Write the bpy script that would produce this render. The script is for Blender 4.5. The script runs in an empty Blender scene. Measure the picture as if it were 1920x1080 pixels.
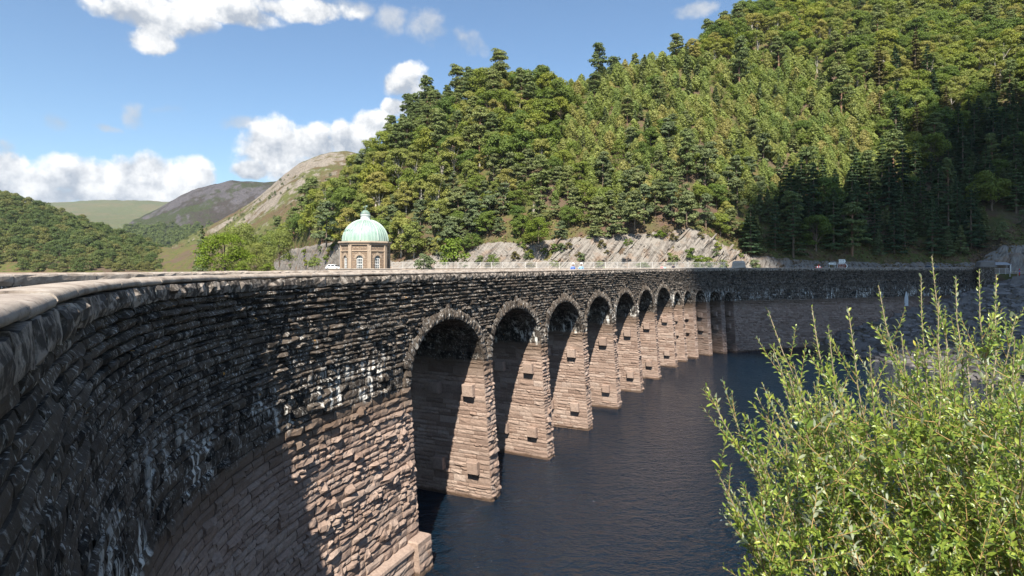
import bpy, bmesh, math, random
import numpy as np
from mathutils import Matrix, Vector
R = math.radians
rs = np.random.RandomState(7)
random.seed(7)
sc = bpy.context.scene
col = sc.collection

# ---------------------------------------------------------------- camera
FPX, HZ, CAMZ = 1100.0, 499.3, 14.0          # focal length in photo pixels, horizon row, eye height over water
cam = bpy.data.cameras.new('camera'); camo = bpy.data.objects.new('camera', cam); col.objects.link(camo)
camo.location = (0, 0, CAMZ); camo.rotation_euler = (R(90), 0, 0)
cam.sensor_width = 36; cam.lens = FPX / 1920 * 36; cam.shift_y = -(540 - HZ) / 1920
cam.clip_start = 0.05; cam.clip_end = 20000
sc.camera = camo

# ---------------------------------------------------------------- light
SUN_H = Vector((-0.08, -1.0)).normalized()      # horizontal direction towards the sun
SUN_EL = R(49)
SUNV = Vector((SUN_H.x * math.cos(SUN_EL), SUN_H.y * math.cos(SUN_EL), math.sin(SUN_EL)))
sun = bpy.data.lights.new('sun', 'SUN'); suno = bpy.data.objects.new('sun', sun); col.objects.link(suno)
sun.energy = 5.0; sun.angle = R(0.53); sun.color = (1.0, 0.93, 0.82)
suno.rotation_euler = SUNV.to_track_quat('Z', 'Y').to_euler()
suno.location = (-30, -80, 90)
sc.view_settings.view_transform = 'Standard'; sc.view_settings.look = 'None'
sc.view_settings.gamma = 1; sc.view_settings.exposure = 1.12
sc.view_settings.use_curve_mapping = False
sc.cycles.max_bounces = 6; sc.cycles.diffuse_bounces = 3; sc.cycles.glossy_bounces = 3
sc.cycles.transmission_bounces = 4; sc.cycles.transparent_max_bounces = 6
sc.cycles.caustics_reflective = False; sc.cycles.caustics_refractive = False
sc.cycles.use_denoising = True

# ---------------------------------------------------------------- node helper
class NT:
    def __init__(s, tree): s.t = tree; tree.nodes.clear()
    def n(s, kind, **kw):
        nd = s.t.nodes.new('ShaderNode' + kind)
        for k, v in kw.items():
            if k.startswith('i_'): s.put(nd, k[2:], v)
            else: setattr(nd, k, v)
        return nd
    def put(s, nd, key, v):
        k = int(key) if key.isdigit() else key.replace('_', ' ')
        sock = nd.inputs[k]
        if isinstance(v, bpy.types.NodeSocket): s.t.links.new(v, sock)
        elif isinstance(v, (tuple, list)) and len(v) == 3 and sock.type == 'RGBA': sock.default_value = (*v, 1)
        else: sock.default_value = v
    def m(s, op, a, b=None, c=None, clamp=False):
        nd = s.t.nodes.new('ShaderNodeMath'); nd.operation = op; nd.use_clamp = clamp
        for i, v in enumerate((a, b, c)):
            if v is not None: s.put(nd, str(i), v)
        return nd.outputs[0]
    def ms(s, v, a, b, lo=0.0, hi=1.0, smooth=True):
        nd = s.t.nodes.new('ShaderNodeMapRange')
        nd.interpolation_type = 'SMOOTHSTEP' if smooth else 'LINEAR'
        for k, x in zip(('Value', 'From Min', 'From Max', 'To Min', 'To Max'), (v, a, b, lo, hi)): s.put(nd, k, x)
        return nd.outputs[0]
    def mix(s, f, a, b, mode='MIX'):
        nd = s.t.nodes.new('ShaderNodeMix'); nd.data_type = 'RGBA'; nd.blend_type = mode
        for i, v in ((0, f), (6, a), (7, b)):
            sock = nd.inputs[i]
            if isinstance(v, bpy.types.NodeSocket): s.t.links.new(v, sock)
            elif i == 0: sock.default_value = v
            else: sock.default_value = (*v, 1) if len(v) == 3 else v
        return nd.outputs[2]
    def vm(s, op, a, b=None, scale=None):
        nd = s.t.nodes.new('ShaderNodeVectorMath'); nd.operation = op
        s.put(nd, '0', a)
        if b is not None: s.put(nd, '1', b)
        if scale is not None: s.put(nd, 'Scale', scale)
        return nd.outputs['Vector'] if op not in ('DOT_PRODUCT', 'LENGTH') else nd.outputs['Value']
    def noise(s, vec, scale, detail=4, rough=.55, dist=0.0, out='Fac'):
        nd = s.t.nodes.new('ShaderNodeTexNoise')
        if vec is not None: s.put(nd, 'Vector', vec)
        for k, v in (('Scale', scale), ('Detail', detail), ('Roughness', rough), ('Distortion', dist)): s.put(nd, k, v)
        return nd.outputs[out]
    def ramp(s, f, stops, interp='LINEAR'):
        nd = s.t.nodes.new('ShaderNodeValToRGB'); cr = nd.color_ramp; cr.interpolation = interp
        while len(cr.elements) > 1: cr.elements.remove(cr.elements[-1])
        for i, (p, c) in enumerate(stops):
            e = cr.elements[0] if i == 0 else cr.elements.new(p)
            e.position = p; e.color = (*c, 1)
        s.put(nd, 'Fac', f)
        return nd.outputs['Color']
    def xyz(s, v):
        nd = s.t.nodes.new('ShaderNodeSeparateXYZ'); s.put(nd, 'Vector', v); return nd.outputs
    def bump(s, h, strength=.5, dist=.03):
        nd = s.t.nodes.new('ShaderNodeBump')
        s.put(nd, 'Height', h); s.put(nd, 'Strength', strength); s.put(nd, 'Distance', dist)
        return nd.outputs['Normal']

# ---------------------------------------------------------------- sky with cumulus
world = bpy.data.worlds.new('World'); sc.world = world; world.use_nodes = True
def build_world():
    N = NT(world.node_tree)
    sky = N.n('TexSky', sky_type='NISHITA'); sky.sun_disc = False
    sky.sun_elevation = SUN_EL; sky.sun_rotation = math.atan2(SUN_H.x, SUN_H.y)
    sky.altitude = 200; sky.air_density = 1.0; sky.dust_density = 0.3; sky.ozone_density = 2.0
    d = N.n('TexCoord').outputs['Generated']
    x, y, z = N.xyz(d)
    az = N.m('ARCTAN2', x, y)
    hl = N.m('SQRT', N.m('ADD', N.m('MULTIPLY', x, x), N.m('MULTIPLY', y, y)))
    el = N.m('ARCTAN2', z, hl)
    # billow noise breaks up the outlines
    w1 = N.noise(d, 5.0, 8, .58); w2 = N.noise(N.vm('ADD', d, (4.1, 1.7, .6)), 5.0, 8, .58)
    azd = N.m('ADD', az, N.m('MULTIPLY', N.m('SUBTRACT', w1, .5), .10))
    eld = N.m('ADD', el, N.m('MULTIPLY', N.m('SUBTRACT', w2, .5), .07))
    fine = N.noise(d, 16.0, 9, .62)
    fine_up = N.noise(N.vm('ADD', d, (-.010, -.006, .022)), 16.0, 9, .62)
    def blobs(lst):
        cov = None; num = None; den = None
        for (px, py, rx, ry) in lst:
            a0 = math.atan2(px - 960, FPX); e0 = math.atan2((HZ - py), math.hypot(FPX, px - 960))
            k = math.cos(a0) ** 2
            ra = rx / FPX * k; re = ry / math.hypot(FPX, px - 960)
            u = N.m('DIVIDE', N.m('SUBTRACT', azd, a0), ra); v = N.m('DIVIDE', N.m('SUBTRACT', eld, e0), re)
            q = N.m('SUBTRACT', 1.0, N.m('ADD', N.m('MULTIPLY', u, u), N.m('MULTIPLY', v, v)))
            w = N.m('MAXIMUM', q, 0.0)
            cov = q if cov is None else N.m('MAXIMUM', cov, q)
            wv = N.m('MULTIPLY', w, v)
            num = wv if num is None else N.m('ADD', num, wv)
            den = w if den is None else N.m('ADD', den, w)
        return cov, N.m('DIVIDE', num, N.m('ADD', den, .05))
    white = [(60, 350, 110, 50), (165, 335, 120, 48), (270, 335, 85, 62), (340, 335, 62, 52), (20, 315, 60, 30), (250, 372, 330, 26),
             (470, 325, 50, 24), (520, 285, 85, 68), (600, 270, 75, 46), (660, 265, 60, 40), (705, 232, 42, 30), (755, 205, 36, 18), (560, 318, 130, 32),
             (768, 158, 54, 40), (285, 22, 125, 40), (275, 68, 58, 30), (420, 16, 140, 30), (550, 12, 110, 24)]
    grey = [(100, 230, 42, 22), (185, 232, 30, 10), (240, 205, 30, 30), (310, 198, 45, 11), (440, 232, 56, 18),
            (720, 50, 34, 32), (800, 62, 62, 34), (880, 72, 48, 24), (15, 285, 34, 16), (625, 15, 70, 22), (1305, 12, 40, 16)]
    cw, sh = blobs(white); cg, _ = blobs(grey)
    dens = N.ms(N.m('ADD', cw, N.m('MULTIPLY', N.m('SUBTRACT', fine, .5), 2.3)), .02, .62)
    densg = N.m('MULTIPLY', N.ms(N.m('ADD', cg, N.m('MULTIPLY', N.m('SUBTRACT', fine, .5), 4.2)), .1, 1.5), .85)
    # the same broken cumulus goes on round the rest of the sky
    bg = N.noise(N.vm('MULTIPLY', d, (1, 1, 2.2)), 2.6, 8, .6)
    out1 = N.ms(N.m('ABSOLUTE', az), .78, 1.0); out2 = N.ms(el, .5, .7)
    dens_b = N.m('MULTIPLY', N.m('MULTIPLY', N.ms(bg, .55, .66), N.m('MAXIMUM', out1, out2)), N.ms(el, .0, .05))
    # lit tops, grey bases
    relief = N.m('MULTIPLY', N.m('SUBTRACT', fine, fine_up), 3.4)
    lit = N.m('ADD', N.m('ADD', .56, N.m('MULTIPLY', sh, .62)), relief, clamp=True)
    ccol = N.mix(lit, (3.2, 3.55, 4.1), (8.2, 8.1, 7.9))
    gcol = N.mix(N.ms(fine, .35, .65), (3.2, 3.6, 4.1), (4.7, 4.9, 5.2))
    skyc = N.mix(1.0, sky.outputs['Color'], (.93, 1.07, 1.13), 'MULTIPLY')
    c = N.mix(densg, skyc, gcol)
    c = N.mix(N.m('MULTIPLY', dens_b, .9), c, (5.6, 5.7, 5.8))
    c = N.mix(dens, c, ccol)
    bgn = N.n('Background', i_Color=c, i_Strength=0.07)
    o = N.n('OutputWorld'); N.t.links.new(bgn.outputs[0], o.inputs[0])
build_world()

# ---------------------------------------------------------------- mesh helpers
def mesh_np(name, V, F, mat=None, smooth=False, rnd=None):
    """V (n,3); F: list of (m,k) int arrays with k = 3 or 4."""
    V = np.asarray(V, np.float32).reshape(-1, 3)
    if not isinstance(F, list): F = [F]
    F = [np.asarray(f, np.int32) for f in F if len(f)]
    me = bpy.data.meshes.new(name)
    me.vertices.add(len(V)); me.vertices.foreach_set('co', V.ravel())
    loops = np.concatenate([f.ravel() for f in F]); tot = np.concatenate([np.full(len(f), f.shape[1], np.int32) for f in F])
    start = np.concatenate([[0], np.cumsum(tot)[:-1]]).astype(np.int32)
    me.loops.add(len(loops)); me.loops.foreach_set('vertex_index', loops)
    me.polygons.add(len(tot)); me.polygons.foreach_set('loop_start', start); me.polygons.foreach_set('loop_total', tot)
    me.polygons.foreach_set('use_smooth', np.full(len(tot), bool(smooth)))
    if rnd is not None:
        at = me.attributes.new('rnd', 'FLOAT', 'POINT')
        at.data.foreach_set('value', np.asarray(np.broadcast_to(rnd, (len(V),)), np.float32).copy())
    me.update(calc_edges=True); me.validate()
    if mat is not None: me.materials.append(mat)
    return me
def put(name, me, parent=None, loc=None):
    """Link a mesh. With loc the vertices are local, without they are world coordinates."""
    o = bpy.data.objects.new(name, me); col.objects.link(o)
    if loc is not None: o.location = loc
    if parent is not None:
        o.parent = parent; o.matrix_parent_inverse = world_of(parent).inverted()
    return o
def world_of(o):
    m = Matrix.LocRotScale(o.location, o.rotation_euler, o.scale)
    if o.parent is not None: m = world_of(o.parent) @ o.matrix_parent_inverse @ m
    return m
def tag(o, label, cat, group=None):
    o['label'] = label; o['category'] = cat
    if group: o['group'] = group
    return o
def kind(o, k): o['kind'] = k; return o
def thing(name, label, cat, loc=(0, 0, 0), rz=0, group=None):
    o = bpy.data.objects.new(name, None); col.objects.link(o)
    o.empty_display_size = .3; o.location = loc; o.rotation_euler = (0, 0, rz)
    return tag(o, label, cat, group)
def copy_tree(o, parent=None):
    c = o.copy(); col.objects.link(c)
    if parent is not None: c.parent = parent
    for ch in [x for x in o.children]: copy_tree(ch, c)
    return c
class MB:
    """Collects boxes, prisms and lathes into one mesh."""
    def __init__(s): s.v = []; s.f4 = []; s.f3 = []; s.n = 0
    def add(s, V, q=(), t=()):
        V = np.asarray(V, float).reshape(-1, 3)
        if len(q): s.f4.append(np.asarray(q, int) + s.n)
        if len(t): s.f3.append(np.asarray(t, int) + s.n)
        s.v.append(V); s.n += len(V); return s
    def box(s, x0, x1, y0, y1, z0, z1, M=None):
        V = np.array([[x, y, z] for z in (z0, z1) for y in (y0, y1) for x in (x0, x1)], float)
        if M is not None: V = xf(M, V)
        return s.add(V, [[0, 2, 3, 1], [4, 5, 7, 6], [0, 1, 5, 4], [2, 6, 7, 3], [0, 4, 6, 2], [1, 3, 7, 5]])
    def rings(s, Rg, cap0=True, cap1=True, closed=True):
        """Rg (k,n,3): k rings of n points joined by quads."""
        Rg = np.asarray(Rg, float); k, n = Rg.shape[:2]; q = []; m = n if closed else n - 1
        for i in range(k - 1):
            for j in range(m):
                a = i * n + j; b = i * n + (j + 1) % n
                q.append([a, b, b + n, a + n])
        V = Rg.reshape(-1, 3); t = []
        if cap0: b = len(V); V = np.vstack([V, Rg[0], Rg[0].mean(0)]); c = b + n; t += [[c, b + (j + 1) % n, b + j] for j in range(n)]
        if cap1: b = len(V); V = np.vstack([V, Rg[-1], Rg[-1].mean(0)]); c = b + n; t += [[c, b + j, b + (j + 1) % n] for j in range(n)]
        return s.add(V, q, t)
    def tube(s, pts, rad, n=6):
        pts = np.asarray(pts, float); rad = np.broadcast_to(rad, (len(pts),)); out = []
        for i, p in enumerate(pts):
            d = pts[min(i + 1, len(pts) - 1)] - pts[max(i - 1, 0)]; d = d / (np.linalg.norm(d) + 1e-9)
            h = np.array([0, 0, 1.]) if abs(d[2]) < .9 else np.array([1., 0, 0])
            a = np.cross(d, h); a /= np.linalg.norm(a); b = np.cross(a, d)
            th = np.arange(n) * 2 * np.pi / n
            out.append(p + rad[i] * (np.cos(th)[:, None] * a - np.sin(th)[:, None] * b))
        return s.rings(np.array(out))
    def lathe(s, prof, n=24, c=(0, 0, 0), a0=0.0):
        th = a0 + np.arange(n) * 2 * np.pi / n
        return s.rings([[(c[0] + r * math.cos(t), c[1] + r * math.sin(t), c[2] + z) for t in th] for r, z in prof])
    def mesh(s, name, mat, smooth=False, rnd=None):
        F = []
        if s.f4: F.append(np.concatenate(s.f4))
        if s.f3: F.append(np.concatenate(s.f3))
        return mesh_np(name, np.concatenate(s.v), F, mat, smooth, rnd)
def xf(M, V):
    V = np.asarray(V, float); A = np.array(M)
    return V @ A[:3, :3].T + A[:3, 3]
def vnoise(x, y, seed=0, octaves=4, scale=1.0, gain=.5):
    """cheap 2-D value noise, -1..1"""
    x = np.asarray(x, float) * scale; y = np.asarray(y, float) * scale; out = 0; amp = 1; tot = 0
    for o in range(octaves):
        xi = np.floor(x).astype(np.int64); yi = np.floor(y).astype(np.int64); fx = x - xi; fy = y - yi
        fx = fx * fx * (3 - 2 * fx); fy = fy * fy * (3 - 2 * fy)
        def h(a, b):
            n = (a * 374761393 + b * 668265263 + (seed + o) * 974711) & 0xffffffff
            n = ((n ^ (n >> 13)) * 1274126177) & 0xffffffff
            return ((n ^ (n >> 16)) & 0xffff) / 32767.5 - 1
        v = (h(xi, yi) * (1 - fx) + h(xi + 1, yi) * fx) * (1 - fy) + (h(xi, yi + 1) * (1 - fx) + h(xi + 1, yi + 1) * fx) * fy
        out = out + amp * v; tot += amp; amp *= gain; x = x * 2 + 17.3; y = y * 2 + 9.1
    return out / tot
def px_of(P):
    P = np.asarray(P, float); Y = np.maximum(P[..., 1], .01)
    return 960 + FPX * P[..., 0] / Y, HZ - FPX * (P[..., 2] - CAMZ) / Y
# ---------------------------------------------------------------- materials
def newmat(name):
    m = bpy.data.materials.new(name); m.use_nodes = True
    return m, NT(m.node_tree)
def finish(N, color, rough=.8, normal=None, spec=.3, metallic=0.0):
    b = N.n('BsdfPrincipled', i_Base_Color=color, i_Roughness=rough, i_Metallic=metallic)
    b.inputs['Specular IOR Level'].default_value = spec
    if normal is not None: N.put(b, 'Normal', normal)
    o = N.n('OutputMaterial'); N.t.links.new(b.outputs[0], o.inputs[0])
    return b
def plain(name, c, rough=.6, var=.12, scale=3.0, spec=.3, metallic=0.0, bump=0.0):
    m, N = newmat(name)
    p = N.n('NewGeometry').outputs['Position']
    f = N.noise(p, scale, 5)
    cc = N.mix(f, tuple(x * (1 - var) for x in c), tuple(min(1, x * (1 + var)) for x in c))
    finish(N, cc, rough, N.bump(f, bump, .02) if bump else None, spec, metallic)
    return m
WATER_MARK = 8.4
def stone_mat(name, coping=False, dirty=False):
    m, N = newmat(name)
    p = N.n('NewGeometry').outputs['Position']; z = N.xyz(p)[2]
    rnd = N.n('Attribute', attribute_name='rnd').outputs['Fac']
    n_big = N.noise(p, .35, 4); n_mid = N.noise(p, 2.2, 6, .6); n_fine = N.noise(p, 9.0, 8, .65)
    light = N.ramp(rnd, [(0, (.235, .165, .13)), (.3, (.34, .25, .2)), (.6, (.39, .30, .245)), (.85, (.29, .205, .16)), (1, (.42, .335, .28))])
    light = N.mix(N.ms(n_fine, .3, .7), N.mix(1.0, light, (.72, .7, .7), 'MULTIPLY'), light)
    light = N.mix(N.ms(n_big, .45, .7, 0, .35), light, (.17, .125, .10))
    if coping:
        c = N.mix(N.ms(n_mid, .35, .7), (.40, .345, .29), (.23, .185, .15))
        c = N.mix(N.ms(rnd, 0, 1, 0, .35), c, (.33, .29, .26))
        spots = N.ms(N.noise(p, 14, 6, .7), .56, .68, 0, .8)
        c = N.mix(spots, c, (.07, .06, .055))
        c = N.mix(N.ms(N.noise(N.vm('MULTIPLY', p, (2, 2, 6)), 2.2, 5), .62, .7, 0, .55), c, (.5, .47, .43))
        if dirty:
            c = N.mix(N.ms(N.noise(p, 3.4, 7, .68), .40, .56, 0, .9), c, (.035, .03, .026))
            c = N.mix(N.ms(N.noise(N.vm('MULTIPLY', p, (1, 1, .5)), 9, 5, .6), .60, .67, 0, .7), c, (.42, .40, .35))
        finish(N, c, .92, N.bump(N.m('ADD', n_fine, N.m('MULTIPLY', n_mid, 1.5)), .7, .02), .15)
        return m
    # algae-black upper masonry with paler worn faces
    blk = N.mix(N.ms(rnd, .05, .95), (.010, .0092, .0085), (.08, .062, .048))
    blk = N.mix(N.ms(n_mid, .42, .66, 0, .8), blk, (.115, .094, .075))
    worn = N.m('MULTIPLY', N.ms(N.noise(N.vm('MULTIPLY', p, (1, 1, .7)), 5.5, 7, .68), .55, .66), N.ms(n_big, .28, .6, .25, 1))
    blk = N.mix(worn, blk, (.31, .28, .245))
    fleck = N.m('MULTIPLY', N.ms(N.noise(N.vm('MULTIPLY', p, (1, 1, .5)), 13, 4, .6), .585, .62), N.ms(n_mid, .38, .6))
    blk = N.mix(N.m('MULTIPLY', fleck, .95), blk, (.46, .44, .41))
    # lime bleeding out of the joints and running down
    pv = N.vm('MULTIPLY', p, (1, 1, .16))
    run = N.ms(N.noise(pv, 4.2, 5, .6), .52, .60)
    patch = N.ms(N.noise(p, .55, 3), .46, .56)
    band = N.m('MULTIPLY', N.ms(z, WATER_MARK - .45, WATER_MARK + .1), N.ms(z, WATER_MARK + 2.6, WATER_MARK + .6))
    lime = N.m('MULTIPLY', N.m('MULTIPLY', run, patch), band)
    blk = N.mix(N.m('MULTIPLY', lime, .95), blk, (.68, .66, .61))
    # orange lichen
    vor = N.n('TexVoronoi', i_Vector=p, i_Scale=2.3)
    li = N.m('MULTIPLY', N.ms(vor.outputs['Distance'], .13, .07), N.ms(N.noise(p, 1.3, 2), .56, .62))
    blk = N.mix(N.m('MULTIPLY', li, .8), blk, (.5, .24, .035))
    edge = N.m('ADD', z, N.m('MULTIPLY', N.m('SUBTRACT', N.noise(p, 1.2, 5, .6), .5), .8))
    dark = N.ms(edge, WATER_MARK - .22, WATER_MARK + .12)
    # brown tide stain below the mark
    light = N.mix(N.m('MULTIPLY', N.ms(edge, WATER_MARK - 1.6, WATER_MARK - .1), .75), light, (.085, .058, .038))
    wet = N.ms(N.m('ADD', z, N.m('MULTIPLY', N.m('SUBTRACT', n_mid, .5), .3)), .32, .12)
    light = N.mix(N.m('MULTIPLY', wet, .8), light, (.06, .035, .02))
    c = N.mix(dark, light, blk)
    finish(N, c, .88, N.bump(N.m('ADD', N.m('MULTIPLY', n_mid, 2.0), n_fine), .8, .035), .22)
    return m
M_STONE = stone_mat('dam_masonry'); M_COPING = stone_mat('coping_stone', True)
M_NOSE = stone_mat('weathered_nosing', True, True)
def tar():
    m, N = newmat('asphalt'); p = N.n('NewGeometry').outputs['Position']
    f = N.noise(p, 30, 6); g = N.noise(p, .6, 3)
    finish(N, N.mix(g, N.mix(f, (.05, .05, .052), (.09, .088, .085)), (.10, .096, .09)), .9, N.bump(f, .3, .01), .2)
    return m
M_TAR = tar()
def water_mat():
    m, N = newmat('reservoir_water'); p = N.n('NewGeometry').outputs['Position']
    pr = N.vm('MULTIPLY', p, (.62, 1.1, 1))
    a = N.noise(pr, 1.5, 3, .6, .8); b = N.noise(N.vm('MULTIPLY', p, (.7, 1.2, 1)), 5.5, 3, .55, .4); c = N.noise(p, .09, 2)
    amp = N.ms(c, .3, .7, .65, 1.15)
    h = N.m('MULTIPLY', N.m('ADD', N.m('MULTIPLY', a, .62), N.m('MULTIPLY', b, .22)), amp)
    bs = N.n('BsdfPrincipled', i_Base_Color=(.003, .0105, .0205), i_Roughness=.05, i_IOR=1.333)  # blue of the reflected sky put into the base colour of peaty water
    N.put(bs, 'Normal', N.bump(h, 1.0, .75))
    o = N.n('OutputMaterial'); N.t.links.new(bs.outputs[0], o.inputs[0])
    return m
M_WATER = water_mat()
def leaf_mat(name, stops, rndvar=.35, trans=.28, under=None, rough=.55, spec=.25):
    """stops: colours over the per-tree random number; per-leaf 'rnd' lightens and darkens."""
    m, N = newmat(name)
    oi = N.xyz(N.n('ObjectInfo').outputs['Color'])[0]; rnd = N.n('Attribute', attribute_name='rnd').outputs['Fac']
    c = N.ramp(oi, [(i / max(1, len(stops) - 1), s) for i, s in enumerate(stops)])
    c = N.mix(1.0, c, N.mix(rnd, (1 - rndvar,) * 3, (1 + rndvar, 1 + rndvar, 1 + rndvar * .6)), 'MULTIPLY')
    if under is not None:
        c = N.mix(N.n('NewGeometry').outputs['Backfacing'], c, N.mix(.6, c, under))
    b = N.n('BsdfPrincipled', i_Base_Color=c, i_Roughness=rough); b.inputs['Specular IOR Level'].default_value = spec
    t = N.n('BsdfTranslucent', i_Color=N.mix(1.0, c, (1.15, 1.2, .55), 'MULTIPLY'))
    mx = N.n('MixShader', i_Fac=trans); N.t.links.new(b.outputs[0], mx.inputs[1]); N.t.links.new(t.outputs[0], mx.inputs[2])
    o = N.n('OutputMaterial'); N.t.links.new(mx.outputs[0], o.inputs[0])
    return m
M_OAK = leaf_mat('oak_leaves', [(0.102, 0.156, 0.036), (0.137, 0.188, 0.042), (0.187, 0.229, 0.045), (0.253, 0.268, 0.05)], trans=0.36)
M_BIRCH = leaf_mat('birch_leaves', [(0.187, 0.233, 0.061), (0.231, 0.257, 0.072), (0.275, 0.28, 0.083), (0.308, 0.28, 0.088)], trans=0.36)
M_YOUNG = leaf_mat('young_birch_leaves', [(0.17, 0.227, 0.063), (0.21, 0.255, 0.071), (0.255, 0.278, 0.084), (0.299, 0.267, 0.095)], trans=0.38)
M_PINE = leaf_mat('pine_needles', [(0.121, 0.159, 0.063), (0.151, 0.19, 0.072), (0.181, 0.216, 0.081), (0.211, 0.235, 0.084)], trans=0.25)
M_SPRUCE = leaf_mat('spruce_needles', [(0.046, 0.079, 0.037), (0.057, 0.094, 0.046), (0.07, 0.11, 0.048), (0.088, 0.127, 0.05)], trans=0.2)
M_YPINE = leaf_mat('young_pine_needles', [(0.127, 0.162, 0.083), (0.144, 0.179, 0.088), (0.167, 0.196, 0.088), (0.184, 0.207, 0.086)], trans=0.28)
M_BROWNC = leaf_mat('larch_needles', [(.115, .10, .04), (.13, .115, .045)], trans=.15)
M_WOOD = leaf_mat('woodland_leaves', [(0.087, 0.123, 0.044), (0.11, 0.152, 0.049), (0.145, 0.174, 0.061), (0.191, 0.186, 0.066)], trans=0.34)
M_GORSE = leaf_mat('shrub_leaves', [(.13, .185, .025), (.16, .20, .028)], trans=.3)
M_BRIGHT = leaf_mat('sycamore_leaves', [(.14, .20, .015), (.15, .21, .016)], trans=.3)
M_WILLOW = leaf_mat('willow_leaves', [(.2, .25, .045)] * 2, trans=.34, rough=.42, spec=.45)
def willow_hue():
    """each leaf its own green, paler and greyer beneath"""
    N = NT(M_WILLOW.node_tree); rnd = N.n('Attribute', attribute_name='rnd').outputs['Fac']
    c = N.ramp(rnd, [(0, (.075, .135, .024)), (.3, (.15, .22, .035)), (.6, (.25, .315, .05)), (.85, (.38, .42, .07)), (1, (.52, .45, .07))])
    c = N.mix(N.n('NewGeometry').outputs['Backfacing'], c, N.mix(.72, c, (.52, .55, .44)))
    b = N.n('BsdfPrincipled', i_Base_Color=c, i_Roughness=.36); b.inputs['Specular IOR Level'].default_value = .55
    t = N.n('BsdfTranslucent', i_Color=N.mix(1.0, c, (1.15, 1.2, .55), 'MULTIPLY')); mx = N.n('MixShader', i_Fac=.32)
    N.t.links.new(b.outputs[0], mx.inputs[1]); N.t.links.new(t.outputs[0], mx.inputs[2]); o = N.n('OutputMaterial'); N.t.links.new(mx.outputs[0], o.inputs[0])
willow_hue()
M_BARK = plain('bark', (.16, .12, .09), .9, .4, 6, bump=.4)
M_PINEBARK = plain('pine_bark', (.24, .14, .09), .9, .35, 5, bump=.4)
M_PALEBARK = plain('birch_bark', (.42, .38, .33), .85, .35, 4, bump=.3)
M_TWIG = plain('willow_twig', (.34, .22, .09), .7, .3, 30)
M_STEM = plain('willow_stem', (.30, .235, .16), .8, .35, 25, bump=.3)
def hill_mat(name, rock=False):
    m, N = newmat(name); g = N.n('NewGeometry'); p = g.outputs['Position']
    a = N.noise(p, .06, 6, .6); b = N.noise(p, .4, 6, .65); c = N.noise(p, 2.5, 5, .6)
    col_ = N.ramp(b, [(.28, (.06, .055, .025)), (.42, (.085, .10, .03)), (.52, (.12, .12, .04)), (.62, (.14, .085, .055)), (.75, (.17, .12, .085))])
    col_ = N.mix(N.ms(a, .48, .6, 0, .7), col_, N.mix(c, (.10, .055, .055), (.15, .095, .085)))
    finish(N, N.mix(N.m('MULTIPLY', c, .4), col_, (.05, .045, .02)), .95, N.bump(N.m('ADD', b, c), .9, .4), .1)
    return m
M_HILL = hill_mat('heather_ground')
def rock_mat():
    m, N = newmat('slate_rock'); p = N.n('NewGeometry').outputs['Position']
    x, y, z = N.xyz(p)
    s = N.m('SUBTRACT', N.m('MULTIPLY', z, .64), N.m('MULTIPLY', x, .77))     # bedding coordinate
    cv = N.n('CombineXYZ'); N.put(cv, 'X', N.m('MULTIPLY', s, 1.6)); N.put(cv, 'Y', N.m('MULTIPLY', y, .3)); N.put(cv, 'Z', N.m('MULTIPLY', x, .16))
    b = N.noise(cv.outputs[0], 1.0, 7, .65); n = N.noise(p, .35, 5); f = N.noise(p, 2.2, 7, .68)
    rnd = N.n('Attribute', attribute_name='rnd').outputs['Fac']
    c = N.ramp(b, [(.30, (.05, .042, .036)), (.42, (.16, .14, .122)), (.55, (.27, .245, .215)), (.68, (.13, .11, .095))])
    c = N.mix(N.ms(n, .5, .66, 0, .55), c, N.mix(f, (.19, .115, .07), (.27, .185, .125)))
    c = N.mix(1.0, c, N.mix(rnd, (.75,) * 3, (1.15,) * 3), 'MULTIPLY')
    c = N.mix(N.ms(f, .60, .70, 0, .7), c, (.10, .11, .04))
    finish(N, c, .9, N.bump(N.m('ADD', N.m('MULTIPLY', b, 2), f), 1.0, .18), .15)
    return m
M_ROCK = rock_mat()
def mountain_mat(name, rockcol, heath, grass, thresh, sc_=.012):
    m, N = newmat(name); g = N.n('NewGeometry'); p = g.outputs['Position']; z = N.xyz(p)[2]
    nz = N.xyz(g.outputs['Normal'])[2]
    a = N.noise(p, sc_, 7, .62); b = N.noise(N.vm('MULTIPLY', p, (1, 1, .5)), sc_ * 6, 7, .7); c = N.noise(p, sc_ * 40, 6, .68)
    base = N.mix(N.ms(N.m('ADD', N.m('MULTIPLY', a, .6), N.m('MULTIPLY', b, .4)), .45, .53), heath, grass)
    base = N.mix(N.ms(c, .35, .7, 0, .6), base, tuple(x * .55 for x in grass))
    rk = N.mix(b, tuple(x * .55 for x in rockcol), tuple(x * 1.25 for x in rockcol))
    rk = N.mix(N.ms(c, .45, .62, 0, .6), rk, tuple(x * .45 for x in rockcol))
    steep = N.m('ADD', N.m('SUBTRACT', 1.0, nz), N.m('MULTIPLY', N.m('SUBTRACT', b, .5), .9))
    f = N.ms(N.m('ADD', steep, N.m('MULTIPLY', N.m('SUBTRACT', z, thresh), .0022)), .17, .33)
    finish(N, N.mix(f, base, rk), .95, N.bump(N.m('ADD', b, c), .8, 6.0), .05)
    return m
M_CRAG = mountain_mat('crag_heath', (.33, .285, .235), (.17, .115, .07), (.14, .15, .05), 105)
M_SHADEDMT = mountain_mat('cloud_shaded_fell', (.11, .10, .105), (.06, .047, .045), (.055, .065, .03), 150, .006)  # shade of passing cumulus over this fell is put into its dark colours
M_MOOR = mountain_mat('moorland', (.17, .16, .10), (.16, .14, .075), (.12, .13, .06), 2500, .004)
M_MUD = plain('shore_mud', (.23, .16, .12), .95, .3, .4, bump=.4)
M_GRASS = plain('bank_turf', (.075, .10, .03), .95, .45, 2.5, bump=.6)
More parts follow.
